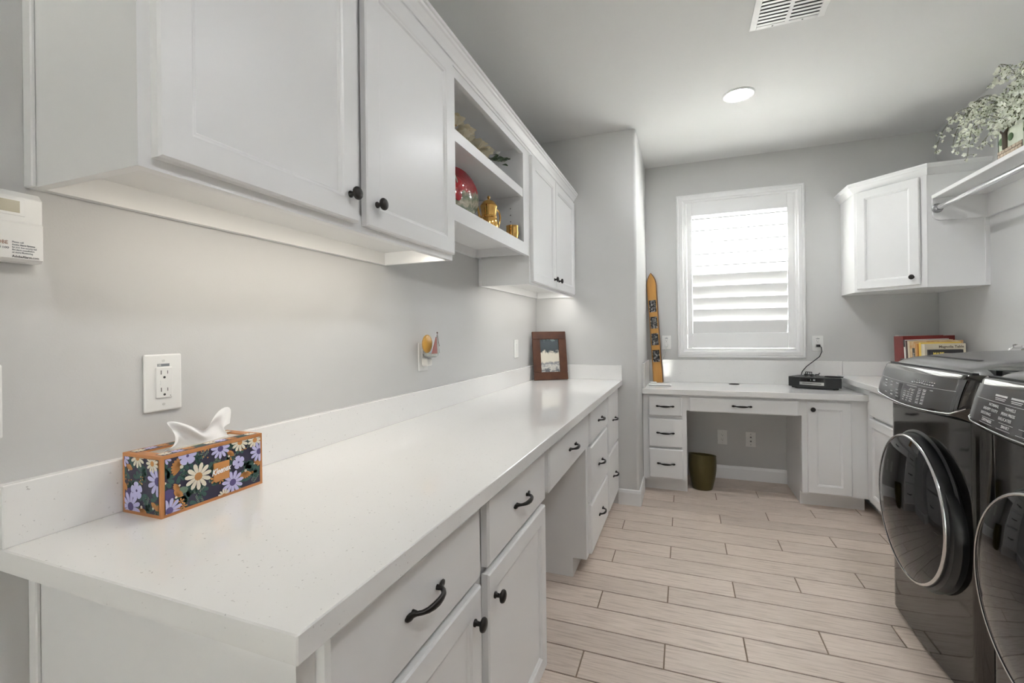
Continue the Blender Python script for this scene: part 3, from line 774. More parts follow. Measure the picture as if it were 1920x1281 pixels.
part(HK, 'flange', MB().lathe([(0.016, 0), (0.016, -0.006), (0.009, -0.008)], 14, 'x'), CHROME, smooth=40)
part(HK, 'stem', MB().tube([(-0.006, 0, 0), (-0.05, 0, 0.0), (-0.062, 0, -0.008), (-0.066, 0, -0.05)], 0.007, 10), CHROME, smooth=40)
part(HK, 'lever', MB().tube([(-0.045, 0, 0.006), (-0.045, 0.0, 0.016), (-0.045, -0.03, 0.020)], 0.004, 8), CHROME, smooth=40)

# ================================================================== WALL PLATES
def plate(label, origin, rz, kind, wide=0.078, high=0.125, name='power_outlet', cat='outlet', group=None):
    # local: plate in xz plane, front towards -y
    r = thing(name, label, cat, origin, rz, group)
    part(r, 'cover_plate', MB().box(-wide / 2, wide / 2, -0.006, 0, -high / 2, high / 2), PLASTIC, bev=0.003, seg=2)
    for z in (0.048, -0.048):
        part(r, 'screw', MB().lathe([(0.003, -0.0068), (0.003, -0.0055)], 8, 'y', (0, 0, z)), mat('plate_screw', (0.62, 0.62, 0.6), 0.4)) if kind != 'coax' else None
    sl_ = MB()
    if kind in ('gfci', 'decora'):
        d = part(r, 'receptacle', MB().box(-0.0168, 0.0168, -0.009, -0.004, -0.0335, 0.0335), PLASTIC, bev=0.001)
        for zc in (0.019, -0.019):
            sl_.box(-0.0075, -0.0060, -0.0093, -0.0085, zc - 0.001, zc + 0.008).box(0.0060, 0.0072, -0.0093, -0.0085, zc + 0.000, zc + 0.007)
            sl_.lathe([(0.0026, -0.0093), (0.0026, -0.0085)], 10, 'y', (0, 0, zc - 0.0075))
        if kind == 'gfci':
            sl_.box(0.0115, 0.013, -0.0093, -0.0085, -0.0305, -0.029)
            part(d, 'test_button', MB().box(-0.009, 0.009, -0.0098, -0.0085, 0.0008, 0.0052), PLASTIC)
            part(d, 'reset_button', MB().box(-0.009, 0.009, -0.0098, -0.0085, -0.0052, -0.0008), PLASTIC)
            part(r, 'label_sticker', MB().box(-0.0125, 0.0125, -0.0064, -0.0055, 0.0355, 0.0415), PRINTGREY)
            text(r, 'label_text', '20', 0.0065, PLASTIC, frame_mtx((-0.0118, -0.0066, 0.0363), (1, 0, 0), (0, 0, 1)))
        part(d, 'slots', sl_, SLOT)
    elif kind == 'duplex':
        for zc in (0.0195, -0.0195):
            d = part(r, 'receptacle', MB().prism([(0.0165 * math.cos(a), zc + max(-0.0125, min(0.0125, 0.0175 * math.sin(a)))) for a in [2 * PI * i / 24 for i in range(24)]], 'y', -0.009, -0.004), PLASTIC)
            part(d, 'slots', MB().box(-0.0075, -0.0060, -0.0095, -0.0085, zc - 0.001, zc + 0.007).box(0.0060, 0.0072, -0.0095, -0.0085, zc, zc + 0.006).lathe([(0.0026, -0.0095), (0.0026, -0.0085)], 10, 'y', (0, 0, zc - 0.007)), SLOT)
    elif kind == 'switch':
        part(r, 'rocker', MB().add([(-0.0165, -0.005, -0.033), (0.0165, -0.005, -0.033), (0.0165, -0.005, 0.033), (-0.0165, -0.005, 0.033), (-0.0165, -0.008, -0.033), (0.0165, -0.008, -0.033), (0.0165, -0.012, 0.033), (-0.0165, -0.012, 0.033)],
            [(3, 2, 1, 0), (4, 5, 6, 7), (0, 1, 5, 4), (1, 2, 6, 5), (2, 3, 7, 6), (3, 0, 4, 7)]), PLASTIC)
    elif kind == 'coax':
        for zc in (0.044, 0.018, -0.016, -0.044):
            rr_ = 0.0065 if abs(zc) < 0.03 else 0.003
            part(r, 'jack', MB().lathe([(rr_, -0.005), (rr_, -0.010), (rr_ * 0.5, -0.010), (rr_ * 0.5, -0.006)], 14, 'y', (0, 0, zc)), mat('jack_grey', (0.25, 0.25, 0.25), 0.4, 0.5))
    return r
plate('white outlet with test buttons on the left wall above the tissue box', (0, -2.7465, 1.1655), PI / 2, 'gfci')
plate('white outlet behind the orange sailboat night light on the left wall', (0, -1.668, 1.1655), PI / 2, 'decora')
plate('white rocker switch on the left wall beside the brown picture frame', (0, -0.472, 1.158), PI / 2, 'switch', name='light_switch', cat='switch')
plate('white switch plate cut off by the left edge of the picture', (0, -3.040, 1.160), PI / 2, 'switch', name='light_switch', cat='switch')
plate('white outlet on the far wall beside the wooden ski', (0.9365, YF, 1.165), 0, 'gfci', group=None)
plate('white outlet on the far wall right of the window with black plug', (2.090, YF, 1.154), 0, 'gfci')
plate('white outlet low on the wall under the desk', (1.384, YF, 0.3515), 0, 'duplex')
plate('white cable jack plate low on the wall under the desk', (1.6015, YF, 0.3465), 0, 'coax', name='cable_plate', cat='wall plate')

# alarm keypad on the left wall
AK = thing('alarm_keypad', 'white alarm keypad with small display at the left edge under the wall cabinet', 'keypad', (0, -3.140, 1.397), 0)
pf = [(0, 0), (0.026, 0), (0.030, 0.004), (0.030, 0.066), (0.028, 0.068), (0.028, 0.110), (0.018, 0.121), (0, 0.122)]
part(AK, 'housing', MB().prism([(x, z) for x, z in pf], 'y', 0, 0.183), PLASTIC, bev=0.0012)
part(AK, 'cover_flap', MB().box(0.029, 0.0315, 0.001, 0.182, 0.004, 0.066), PLASTIC, bev=0.0008)
part(AK, 'display_bezel', MB().box(0.0275, 0.0290, 0.020, 0.160, 0.078, 0.107), PLASTIC, bev=0.0006)
part(AK, 'display', MB().box(0.0285, 0.0293, 0.026, 0.153, 0.083, 0.103), mat('lcd_tan', (0.45, 0.42, 0.32), 0.12))
for s, sz, y, z, w_, m_ in (('ADOBE', 0.0085, 0.113, 0.0275, 0.024, mat('print_brown', (0.30, 0.16, 0.10), 0.5)), ('800-1100', 0.0048, 0.116, 0.0200, 0.022, PRINTGREY),
                       ('Please call', 0.0042, 0.1420, 0.0310, 0.014, PRINTGREY), ('Adobe Alarm Systems', 0.0042, 0.1420, 0.0265, 0.029, PRINTGREY), ('for your free security and', 0.0040, 0.1420, 0.0222, 0.031, PRINTGREY),
                       ('fire alarm consultation', 0.0040, 0.1420, 0.0180, 0.028, PRINTGREY), ('or more Monitoring', 0.0042, 0.1420, 0.0137, 0.026, PRINTGREY), ('AdobeAlarm.com', 0.0056, 0.1420, 0.0065, 0.034, SLOT)):
    text(AK, 'printed_text', s, sz, m_, frame_mtx((0.0317, y, z), (0, 1, 0), (0, 0, 1)), bold=0.00006, fit=w_)

# ================================================================== THINGS ON THE LONG COUNTER
# tissue box
OR = mat('box_orange', (0.52, 0.22, 0.075), 0.42)
NAVY = mat('box_navy', (0.028, 0.024, 0.055), 0.40)
CREAM = mat('box_cream', (0.74, 0.68, 0.56), 0.45)
LAV = mat('box_lavender', (0.50, 0.48, 0.74), 0.45)
VIO = mat('box_violet', (0.085, 0.065, 0.20), 0.45)
GRN = mat('box_green', (0.035, 0.10, 0.085), 0.45)
SAGE = mat('box_sage', (0.16, 0.24, 0.17), 0.45)
OR2 = mat('box_orange_print', (0.56, 0.25, 0.075), 0.45)
TB = thing('tissue_box', 'floral cardboard tissue box with orange edges on the long counter', 'tissue box', (0.023, -2.836, 0.914))
BD, BL_, BH = 0.116, 0.225, 0.120
mb = MB().box(0, BD, 0, BL_, 0, BH - 0.004)
# top as a ring around the opening
ox0, ox1, oy0, oy1 = 0.034, 0.082, 0.020, 0.205
mb.box(0, ox0, 0, BL_, BH - 0.004, BH).box(ox1, BD, 0, BL_, BH - 0.004, BH).box(ox0, ox1, 0, oy0, BH - 0.004, BH).box(ox0, ox1, oy1, BL_, BH - 0.004, BH)
part(TB, 'carton', mb, OR)
def petal(c, a, l, w, lim):
    ca, sa = math.cos(a), math.sin(a)
    pts = []
    for t, s in ((0.12, 0.25), (0.5, 0.85), (0.78, 1.0), (0.95, 0.6), (1.0, 0.0), (0.95, -0.6), (0.78, -1.0), (0.5, -0.85), (0.12, -0.25)):
        x, y = t * l, s * w
        u, v = c[0] + x * ca - y * sa, c[1] + x * sa + y * ca
        pts.append((max(lim[0], min(lim[1], u)), max(lim[2], min(lim[3], v))))
    return pts
def disc(c, r, lim, n=8, sq=1.0): return [(max(lim[0], min(lim[1], c[0] + r * math.cos(2 * PI * i / n))), max(lim[2], min(lim[3], c[1] + r * sq * math.sin(2 * PI * i / n)))) for i in range(n)]
PM = [NAVY, CREAM, LAV, VIO, GRN, SAGE, OR2]
def floral(name, U, V, to3, items, seed):
    mb = MB(); bd = 0.0065; lim = (bd, U - bd, bd, V - bd); rnd = random.Random(seed)
    def put(poly, layer, mi):
        a = sum(poly[i][0] * poly[(i + 1) % len(poly)][1] - poly[(i + 1) % len(poly)][0] * poly[i][1] for i in range(len(poly)))
        if abs(a) < 1e-8: return
        mb.cur = mi; mb.add([to3(u, v, 0.0002 + 0.00007 * layer) for u, v in poly], [tuple(range(len(poly)))])
    put([(lim[0], lim[2]), (lim[1], lim[2]), (lim[1], lim[3]), (lim[0], lim[3])], 0, 0)
    for i in range(int(U * 330)):                                   # leaf sprays
        c = (rnd.uniform(0, U), rnd.uniform(0, V)); a0 = rnd.uniform(0, 6.28)
        if i % 3 == 0:
            for k in range(5):
                for s in (-1, 1): put(petal((c[0] + 0.004 * k * math.cos(a0), c[1] + 0.004 * k * math.sin(a0)), a0 + s * 0.9, 0.008, 0.0011, lim), 1, 5)
        else:
            for k in range(3): put(petal(c, a0 + (k - 1) * 0.9, 0.017, 0.0042, lim), 1, 4)
    for j, (t, fu, fv, r, rot) in enumerate(items):
        c = (fu * U, fv * V); L0 = 3 + j
        if t in 'cl':
            for k in range(11): put(petal(c, rot + 2 * PI * k / 11, r, r * 0.155, lim), L0, 1 if t == 'c' else 2)
            put(disc(c, r * 0.30, lim, 10), L0 + 0.5, 6 if t == 'c' else 3)
        elif t == 'f':
            for k in range(5): put(petal(c, rot + 2 * PI * k / 5, r, r * 0.42, lim), L0, 2)
            put(disc(c, r * 0.16, lim), L0 + 0.5, 3)
        elif t == 'h':
            for k in range(7): put(petal(c, rot + (k - 3) * 0.30, r, r * 0.14, lim), L0, 6)
            put(disc(c, r * 0.18, lim), L0 + 0.5, 1)
        elif t == 's':
            for k in range(5): put(petal(c, rot + 2 * PI * k / 5, r, r * 0.24, lim), L0, 6)
        elif t == 'b':
            for k in range(7): put(disc((c[0] + rnd.uniform(-r, r), c[1] + rnd.uniform(-r, r)), 0.0016, lim, 7), L0, 6)
        elif t == 'v': put(disc(c, r, lim, 12), 2, 3)
        elif t == 'g': put(disc(c, r, lim, 9, 0.6), 2, 5)
    return part(TB, name, mb, PM, weld=False)
front_items = [('v', 0.06, 0.33, 0.014, 0), ('v', 0.65, 0.28, 0.016, 0), ('g', 0.17, 0.36, 0.013, 0), ('b', 0.38, 0.88, 0.010, 0), ('b', 0.68, 0.72, 0.010, 0), ('b', 0.79, 0.80, 0.010, 0), ('b', 0.87, 0.28, 0.006, 0),
    ('h', 0.17, 0.76, 0.021, 2.9), ('h', 0.03, 0.56, 0.014, 2.9), ('h', 0.15, 0.46, 0.013, 3.6), ('h', 0.12, 0.28, 0.014, 0.9), ('h', 0.62, 0.72, 0.013, 0.9), ('h', 0.80, 0.36, 0.018, -1.6), ('h', 0.90, 0.44, 0.011, 0.6), ('h', 0.985, 0.42, 0.012, 2.6),
    ('s', 0.10, 0.20, 0.006, 0), ('s', 0.16, 0.19, 0.007, 0.4), ('s', 0.13, 0.10, 0.006, 0.9), ('s', 0.18, 0.10, 0.007, 1.2), ('s', 0.47, 0.38, 0.010, 0.2), ('s', 0.53, 0.33, 0.008, 0.7), ('s', 0.97, 0.93, 0.012, 0.3),
    ('f', 0.22, 0.92, 0.019, 0.3), ('f', 0.72, 0.56, 0.015, 0.5), ('l', 0.02, 0.98, 0.016, 0), ('l', 0.06, 0.10, 0.024, 0.2), ('l', 0.655, 0.22, 0.026, 0.1), ('l', 0.53, 0.90, 0.022, 0.1), ('c', 0.315, 0.52, 0.028, 0.15), ('c', 0.56, 0.04, 0.014, 0), ('c', 0.735, 0.93, 0.021, 0.2), ('c', 0.905, 0.90, 0.019, 0), ('l', 0.955, 0.66, 0.024, 0.2)]
floral('printed_front', BL_, BH, lambda u, v, d: (BD + d, u, v), front_items, 3)
side_items = [('v', 0.20, 0.30, 0.016, 0), ('b', 0.15, 0.55, 0.010, 0), ('b', 0.50, 0.60, 0.010, 0), ('h', 0.17, 0.72, 0.013, 1.2), ('h', 0.03, 0.42, 0.012, 0.5), ('h', 0.50, 0.14, 0.018, -1.5), ('h', 0.80, 0.15, 0.013, 1.0), ('h', 0.97, 0.12, 0.014, 2.0), ('h', 0.97, 0.92, 0.014, -2.2),
    ('f', 0.38, 0.40, 0.018, 0.4), ('l', 0.03, 0.92, 0.020, 0), ('l', 0.22, 0.12, 0.030, 0.3), ('l', 0.93, 0.60, 0.030, 0.1), ('c', 0.42, 0.95, 0.021, 0.1), ('c', 0.80, 0.88, 0.018, 0.3)]
floral('printed_end', BD, BH, lambda u, v, d: (u, -d, v), side_items, 8)
floral('printed_end', BD, BH, lambda u, v, d: (BD - u, BL_ + d, v), side_items, 9)
def top3(u, v, d): return (v, u, BH + d)
rnd = random.Random(4)
tl = MB()
tw = 0.024
for (a0, a1, b0, b1) in ((0.008, BL_ - 0.008, 0.006, 0.030), (0.008, BL_ - 0.008, 0.086, 0.110)):
    tl.cur = 0; tl.add([top3(a0, b0, 0.0003), top3(a1, b0, 0.0003), top3(a1, b1, 0.0003), top3(a0, b1, 0.0003)], [(0, 1, 2, 3)])
    for k in range(9):
        c = (lerp(a0, a1, (k + 0.5) / 9), (b0 + b1) / 2 + rnd.uniform(-.004, .004)); mi = (1, 2, 6, 4)[k % 4]
        for q_ in range(9):
            pl = petal(c, 2 * PI * q_ / 9, 0.012, 0.0026, (a0, a1, b0, b1)); tl.cur = mi
            tl.add([top3(u, v, 0.0005 + 0.00003 * k) for u, v in pl], [tuple(range(len(pl)))])
part(TB, 'printed_top', tl, PM, weld=False)
lg = MB().box(BD, BD + 0.0032, 0.104, 0.139, 0.040, 0.079)
part(TB, 'brand_patch', lg, OR2)
text(TB, 'brand_lettering', 'Kleenex', 0.0175, mat('white_print', (0.85, 0.85, 0.85), 0.4), frame_mtx((BD + 0.0036, 0.0985, 0.0540), (0, 1, 0.10), (0, 0, 1)), shear=0.35, bold=0.0005, fit=0.045)
part(TB, 'slit_film', MB().box(ox0, ox1, oy0, oy1, BH - 0.0035, BH - 0.003), mat('film', (0.55, 0.53, 0.48), 0.25))
TS = mat('tissue_paper', (0.84, 0.84, 0.84), 0.9, bump=(120, 0.2))
def tissue(u, v):
    yb = lerp(0.028, 0.190, u)
    top = 0.050 * math.exp(-((u - 0.30) / 0.20) ** 2) + 0.056 * math.exp(-((u - 0.84) / 0.17) ** 2) + 0.014 * math.exp(-((u - 0.55) / 0.3) ** 2)
    lean = -0.040 * math.exp(-((u - 0.30) / 0.13) ** 2) + 0.055 * math.exp(-((u - 0.88) / 0.13) ** 2)
    pinch = lerp(1.0, 0.80, min(1, v * 1.6))
    y = 0.109 + (yb - 0.109) * pinch + lean * v ** 2
    z = BH - 0.006 + (top + 0.006) * v
    x = 0.058 + 0.012 * math.sin(u * 11 + 1.0) * (0.35 + 0.65 * v) + 0.016 * v * math.sin(u * 5.2 + 0.4) + 0.006 * math.sin(9 * v + 17 * u) * v
    return (x, y, z)
t_ = part(TB, 'tissue', MB().grid(tissue, 40, 16), TS, smooth=60)

# picture frame leaning in the corner
WOODF = mat('brown_leather_frame', (0.060, 0.019, 0.008), 0.45, var=(14, (0.105, 0.036, 0.014), (1, 1, 1)), bump=(60, 0.25))
A_ = Vector((0.048, -0.222, 0.914)); B_ = Vector((0.266, -0.080, 0.914))
wd = (B_ - A_).length; ang = math.atan2(B_.y - A_.y, B_.x - A_.x)
PF = thing('picture_frame', 'brown leather picture frame holding a snowy seascape, leaning in the counter corner', 'picture frame', tuple(A_), 0, rot=(-math.radians(9.5), 0, ang))
hh = 0.362; bw = 0.058; tf = 0.020
for b in ((0, wd, 0, bw), (0, wd, hh - bw, hh)): part(PF, 'frame_rail', MB().box(b[0], b[1], -tf, 0, b[2], b[3]), WOODF, bev=0.003)
for b in ((0, bw), (wd - bw, wd)): part(PF, 'frame_stile', MB().box(b[0], b[1], -tf + 0.0005, 0, bw, hh - bw), WOODF, bev=0.002)
part(PF, 'print', MB().box(bw - 0.004, wd - bw + 0.004, -0.010, -0.006, bw - 0.004, hh - bw + 0.004), seascape())
part(PF, 'backing', MB().box(0.01, wd - 0.01, -0.004, 0.003, 0.01, hh - 0.01), BLKPL)

# night light plugged into the second outlet
NL = thing('night_light', 'glass sailboat night light with orange sun disc plugged into the left wall', 'night light', (0.009, -1.668, 1.165))
part(NL, 'plug_base', MB().box(0, 0.030, -0.024, 0.020, -0.040, -0.004), mat('frosted_white', (0.78, 0.76, 0.72), 0.35), bev=0.006, seg=2)
CLR = mat('clear_glass', (0.88, 0.90, 0.86), 0.06, trans=0.85)
part(NL, 'glass_hull', MB().lathe([(0.030, -0.002), (0.038, 0.006), (0.040, 0.016), (0.036, 0.016), (0.033, 0.007), (0.0001, 0.005)], 24, 'z', (0.040, -0.012, 0), sc=(0.8, 1.05)), CLR, smooth=50)
part(NL, 'sun_disc', MB().ball((0.034, -0.030, 0.058), 0.040, 20, 12, sc=(0.32, 0.95, 1.0)), mat('amber_glass', (0.66, 0.36, 0.07), 0.25, trans=0.25), smooth=60)
part(NL, 'pink_sail', MB().prism([(-0.030, 0.014), (0.014, 0.014), (0.008, 0.088)], 'x', 0.054, 0.058), mat('pink_glass', (0.55, 0.22, 0.20), 0.2, trans=0.3))
part(NL, 'clear_sail', MB().prism([(0.014, 0.014), (0.034, 0.016), (0.010, 0.098)], 'x', 0.056, 0.059), CLR)
part(NL, 'mast', MB().tube([(0.058, 0.032, 0.046), (0.058, 0.020, 0.082), (0.058, 0.0155, 0.104)], 0.0012, 6), mat('mast_maroon', (0.10, 0.02, 0.02), 0.4))
part(NL, 'mast_ball', MB().ball((0.058, 0.0150, 0.106), 0.0035, 10, 6), mat('mast_ball_brown', (0.08, 0.03, 0.02), 0.3), smooth=60)

# ================================================================== ON THE DISPLAY SHELVES
SB = 1.744   # floor of the open unit
ST = 2.026
pl_ = thing('display_plate', 'red apple painted plate with green leaves standing in the open shelf', 'plate', (0.195, -1.690, SB + 0.004), 0, rot=(0, -math.radians(6), -0.40))
PL_SC = 0.80
pr_ = 0.140
def plate_mat():
    m, nt, b = newmat('painted_plate')
    N = nt.nodes.new; L_ = nt.links.new
    tc = N('ShaderNodeTexCoord'); sx = N('ShaderNodeSeparateXYZ'); L_(tc.outputs['Generated'], sx.inputs[0])
    n = N('ShaderNodeTexNoise'); n.inputs['Scale'].default_value = 7; n.inputs['Detail'].default_value = 4
    L_(tc.outputs['Generated'], n.inputs['Vector'])
    a = N('ShaderNodeMath'); a.operation = 'MULTIPLY_ADD'; a.inputs[1].default_value = 0.35; L_(n.outputs['Fac'], a.inputs[0]); L_(sx.outputs['Z'], a.inputs[2])
    r = N('ShaderNodeValToRGB'); e = r.color_ramp.elements
    e[0].position = 0.15; e[0].color = (0.05, 0.08, 0.045, 1); e[1].position = 1.0; e[1].color = (0.30, 0.015, 0.02, 1)
    for p, c in ((0.34, (0.20, 0.21, 0.12)), (0.42, (0.08, 0.11, 0.06)), (0.55, (0.42, 0.38, 0.26)), (0.66, (0.16, 0.18, 0.10)), (0.74, (0.36, 0.30, 0.22)), (0.80, (0.40, 0.03, 0.03))):
        x = e.new(p); x.color = (*c, 1)
    L_(a.outputs[0], r.inputs[0]); L_(r.outputs[0], b.inputs['Base Color'])
    b.inputs['Roughness'].default_value = 0.12; b.inputs['Coat Weight'].default_value = 0.5
    v = N('ShaderNodeTexVoronoi'); v.inputs['Scale'].default_value = 26; L_(tc.outputs['Generated'], v.inputs['Vector'])
    bp = N('ShaderNodeBump'); bp.inputs['Strength'].default_value = 0.5; bp.inputs['Distance'].default_value = 0.003
    L_(v.outputs['Distance'], bp.inputs['Height']); L_(bp.outputs[0], b.inputs['Normal'])
    return m
pl_.scale = (PL_SC, PL_SC, PL_SC)
part(pl_, 'dish', MB().lathe([(0.0001, 0.0), (0.09, 0.001), (0.115, 0.008), (pr_, 0.020), (pr_, 0.024), (0.112, 0.014), (0.088, 0.006), (0.0001, 0.005)], 48, 'x', (0, 0, pr_)), plate_mat(), smooth=50)
REDG = mat('red_glaze', (0.42, 0.015, 0.02), 0.15, coat=0.5)
part(pl_, 'apple_relief', MB().ball((0.010, -0.008, pr_ + 0.052), 0.050, 20, 12, sc=(0.22, 1.25, 0.95)).ball((0.012, 0.000, pr_ + 0.005), 0.034, 16, 10, sc=(0.24, 0.95, 1.25)), REDG, smooth=60)
part(pl_, 'stem_relief', MB().tube([(0.024, -0.020, pr_ + 0.095), (0.026, -0.012, pr_ + 0.075), (0.025, -0.006, pr_ + 0.055)], 0.003, 8), CREAM, smooth=60)
part(pl_, 'stand', MB().tube([(-0.03, -0.04, 0.003), (0.035, -0.04, 0.003), (0.035, -0.04, 0.02)], 0.003, 8).tube([(-0.03, 0.04, 0.003), (0.035, 0.04, 0.003), (0.035, 0.04, 0.02)], 0.003, 8).tube([(-0.03, -0.04, 0.003), (-0.03, 0.04, 0.003)], 0.003, 8), BLKPL)

PT = thing('coffee_pot', 'polished gold coffee pot with domed lid in the open shelf', 'coffee pot', (0.205, -1.385, SB))
PT.scale = (0.74, 0.80, 0.86)
part(PT, 'pot_body', MB().lathe([(0.042, 0), (0.048, 0.004), (0.046, 0.010), (0.060, 0.030), (0.064, 0.060), (0.056, 0.085), (0.050, 0.092), (0.053, 0.096), (0.053, 0.101), (0.049, 0.104), (0.052, 0.140), (0.057, 0.156), (0.057, 0.160), (0.052, 0.160)], 36), GOLD, smooth=50)
ld = part(PT, 'lid', MB().lathe([(0.050, 0.160), (0.053, 0.163), (0.048, 0.172), (0.036, 0.186), (0.020, 0.194), (0.008, 0.197), (0.006, 0.202), (0.010, 0.207), (0.010, 0.213), (0.005, 0.219), (0.0001, 0.221)], 32), GOLD, smooth=50)
part(PT, 'handle', MB().tube([(0.03, 0.040, 0.145), (0.034, 0.060, 0.150), (0.038, 0.082, 0.140), (0.040, 0.092, 0.115), (0.038, 0.088, 0.085), (0.032, 0.070, 0.050), (0.026, 0.052, 0.038)], [0.005, 0.005, 0.0055, 0.006, 0.0055, 0.005, 0.004], 12), GOLD, smooth=60)
part(PT, 'spout', MB().tube([(-0.02, -0.050, 0.045), (-0.024, -0.075, 0.065), (-0.026, -0.088, 0.100), (-0.030, -0.102, 0.140)], [0.013, 0.010, 0.0075, 0.006], 12), GOLD, smooth=60)
CU = thing('gold_cup', 'small polished gold creamer beside the gold coffee pot', 'cup', (0.258, -1.205, SB))
CU.scale = (0.85, 0.85, 0.95)
part(CU, 'bowl', MB().lathe([(0.026, 0), (0.028, 0.003), (0.034, 0.012), (0.037, 0.040), (0.036, 0.070), (0.038, 0.080), (0.036, 0.080), (0.034, 0.068), (0.0335, 0.02), (0.0001, 0.012)], 28), GOLD, smooth=50)
part(CU, 'handle', MB().tube([(0.012, 0.030, 0.068), (0.018, 0.050, 0.066), (0.020, 0.058, 0.045), (0.014, 0.046, 0.025), (0.010, 0.032, 0.020)], 0.004, 10), GOLD, smooth=60)

# cream silk flower spray on the upper shelf
PET = mat('cream_petal', (0.74, 0.70, 0.58), 0.7, var=(30, (0.66, 0.58, 0.40), (1, 1, 1)))
LEAF = mat('dark_leaf', (0.045, 0.085, 0.03), 0.55)
STEM = mat('stem_green', (0.10, 0.11, 0.05), 0.6)
AMB = mat('amber_center', (0.42, 0.22, 0.04), 0.6)
def leaf_shape(m_, base, d, up, l, w, curl=0.15, n=5):
    d = Vector(d).normalized(); up = Vector(up); sd = d.cross(up).normalized(); nn = sd.cross(d).normalized()
    prof = [(0, 0.05), (0.2, 0.6), (0.45, 1.0), (0.7, 0.85), (0.9, 0.45), (1.0, 0.02)]
    vs = []; 
    for t, s in prof:
        c = Vector(base) + d * (l * t) + nn * (l * curl * math.sin(t * 2.2))
        vs += [c - sd * (w * s) + nn * (0.25 * w * s), c, c + sd * (w * s) + nn * (0.25 * w * s)]
    fs = []
    for i in range(len(prof) - 1):
        a = i * 3; fs += [(a, a + 1, a + 4, a + 3), (a + 1, a + 2, a + 5, a + 4)]
    m_.add(vs, fs)
SP = thing('flower_spray', 'cream silk flower spray with dark leaves lying on the upper display shelf', 'flowers', (0.248, -1.72, ST + 0.001))
rnd = random.Random(21)
part(SP, 'stem', MB().tube([(0, -0.12, 0.010), (0.005, 0.0, 0.022), (0.0, 0.15, 0.035), (0.0, 0.30, 0.060), (0.0, 0.45, 0.110)], 0.003, 7), STEM, smooth=60)
for cx, cy, cz, s in ((0.0, -0.09, 0.075, 1.1), (0.0, 0.00, 0.070, 1.1), (-0.02, 0.05, 0.065, 1.0), (0.0, 0.12, 0.060, 1.1), (0.005, 0.20, 0.062, 1.0), (0.01, -0.04, 0.045, 0.9), (0.01, 0.16, 0.035, 0.8)):
    m_ = MB()
    for ring, (cnt, el, ln) in enumerate(((5, 0.25, 0.050), (5, 0.7, 0.048), (4, 1.15, 0.040))):
        for k in range(cnt):
            a = 2 * PI * k / cnt + ring * 0.6 + rnd.uniform(-.2, .2)
            d = (math.cos(a) * math.cos(el), math.sin(a) * math.cos(el), math.sin(el))
            leaf_shape(m_, (cx, cy, cz - 0.02), d, (0, 0, 1), ln * s, 0.020 * s, 0.25)
    bl = part(SP, 'blossom', m_, PET, smooth=70)
    part(bl, 'blossom_centre', MB().ball((cx, cy, cz - 0.008), 0.009 * s, 8, 6), AMB, smooth=60)
lm_ = MB(); leaf_shape(lm_, (0, 0, 0), (0, 1, 0), (0, 0, 1), 0.034, 0.010, 0.2)
LEAFM = mesh(lm_, 'leaf', LEAF, smooth=70)
for k in range(24):
    t = k // 2; y = 0.25 + t * 0.0185; z = 0.050 + 0.0058 * t; s = 1 if k % 2 else -1
    obj('leaf', LEAFM, SP, (0.0, y, z), (rnd.uniform(-0.1, 0.4), rnd.uniform(-0.5, 0.5), s * rnd.uniform(0.6, 1.1)))
for k in range(10):
    obj('leaf', LEAFM, SP, (0.03 + rnd.uniform(-.02, .02), 0.24 + 0.012 * k, 0.040 + rnd.uniform(0, 0.03)), (rnd.uniform(-0.2, 0.5), rnd.uniform(-0.5, 0.5), rnd.uniform(-1.4, 1.4)))
m_ = MB()
for k in range(5): leaf_shape(m_, (0.02, 0.29, 0.075), (math.cos(k * 1.257), math.sin(k * 1.257), 0.6), (0, 0, 1), 0.024, 0.010, 0.2)
part(SP, 'small_blossom', m_, mat('white_petal', (0.80, 0.80, 0.76), 0.7), smooth=70)

# ================================================================== ON AND UNDER THE DESK
SKIW = mat('varnished_ski_wood', (0.56, 0.29, 0.065), 0.32, var=(9, (0.48, 0.23, 0.05), (6, 6, 0.6)), coat=0.3)
SKIE = mat('ski_edge_brown', (0.14, 0.06, 0.02), 0.4)
b0 = Vector((0.870, 0.790, DZ)); t0 = Vector((0.812, 0.858, 1.790))
zax = (t0 - b0).normalized(); xax = Vector((0.96, -0.28, 0)); xax = (xax - zax * xax.dot(zax)).normalized(); yax = zax.cross(xax)
SK = thing('wooden_ski', 'short varnished wooden ski with four black and white photos, leaning in the nook corner', 'ski', tuple(b0))
SK.rotation_euler = Matrix((xax, yax, zax)).transposed().to_euler()
SL = (t0 - b0).length
def ski_half(t):
    for (a, wa), (b, wb) in zip(SKP, SKP[1:]):
        if t <= b: return lerp(wa, wb, (t - a) / (b - a))
    return SKP[-1][1]
SKP = [(0, 0.044), (0.25, 0.041), (0.55, 0.0405), (0.80, 0.042), (0.885, 0.0435), (0.92, 0.040), (0.95, 0.031), (0.975, 0.019), (0.99, 0.009), (1.0, 0.001)]
def ski_poly(ins, n=44):
    ts = [i / n for i in range(n + 1)]
    Lh = [(-max(0.0005, ski_half(t) - ins), lerp(0.0, SL - ins * 1.6, t)) for t in ts]
    return Lh + [(-x, z) for x, z in Lh[::-1]]
part(SK, 'ski_board', MB().prism(ski_poly(0), 'y', -0.010, 0.008), SKIE)
part(SK, 'ski_face', MB().prism(ski_poly(0.004), 'y', -0.0115, -0.0095), SKIW)
part(SK, 'edge_line', MB().prism([(-0.0335, 0.0), (-0.0325, 0.0), (-0.0315, SL * 0.88), (-0.0325, SL * 0.88)], 'y', -0.0122, -0.011), SKIE)
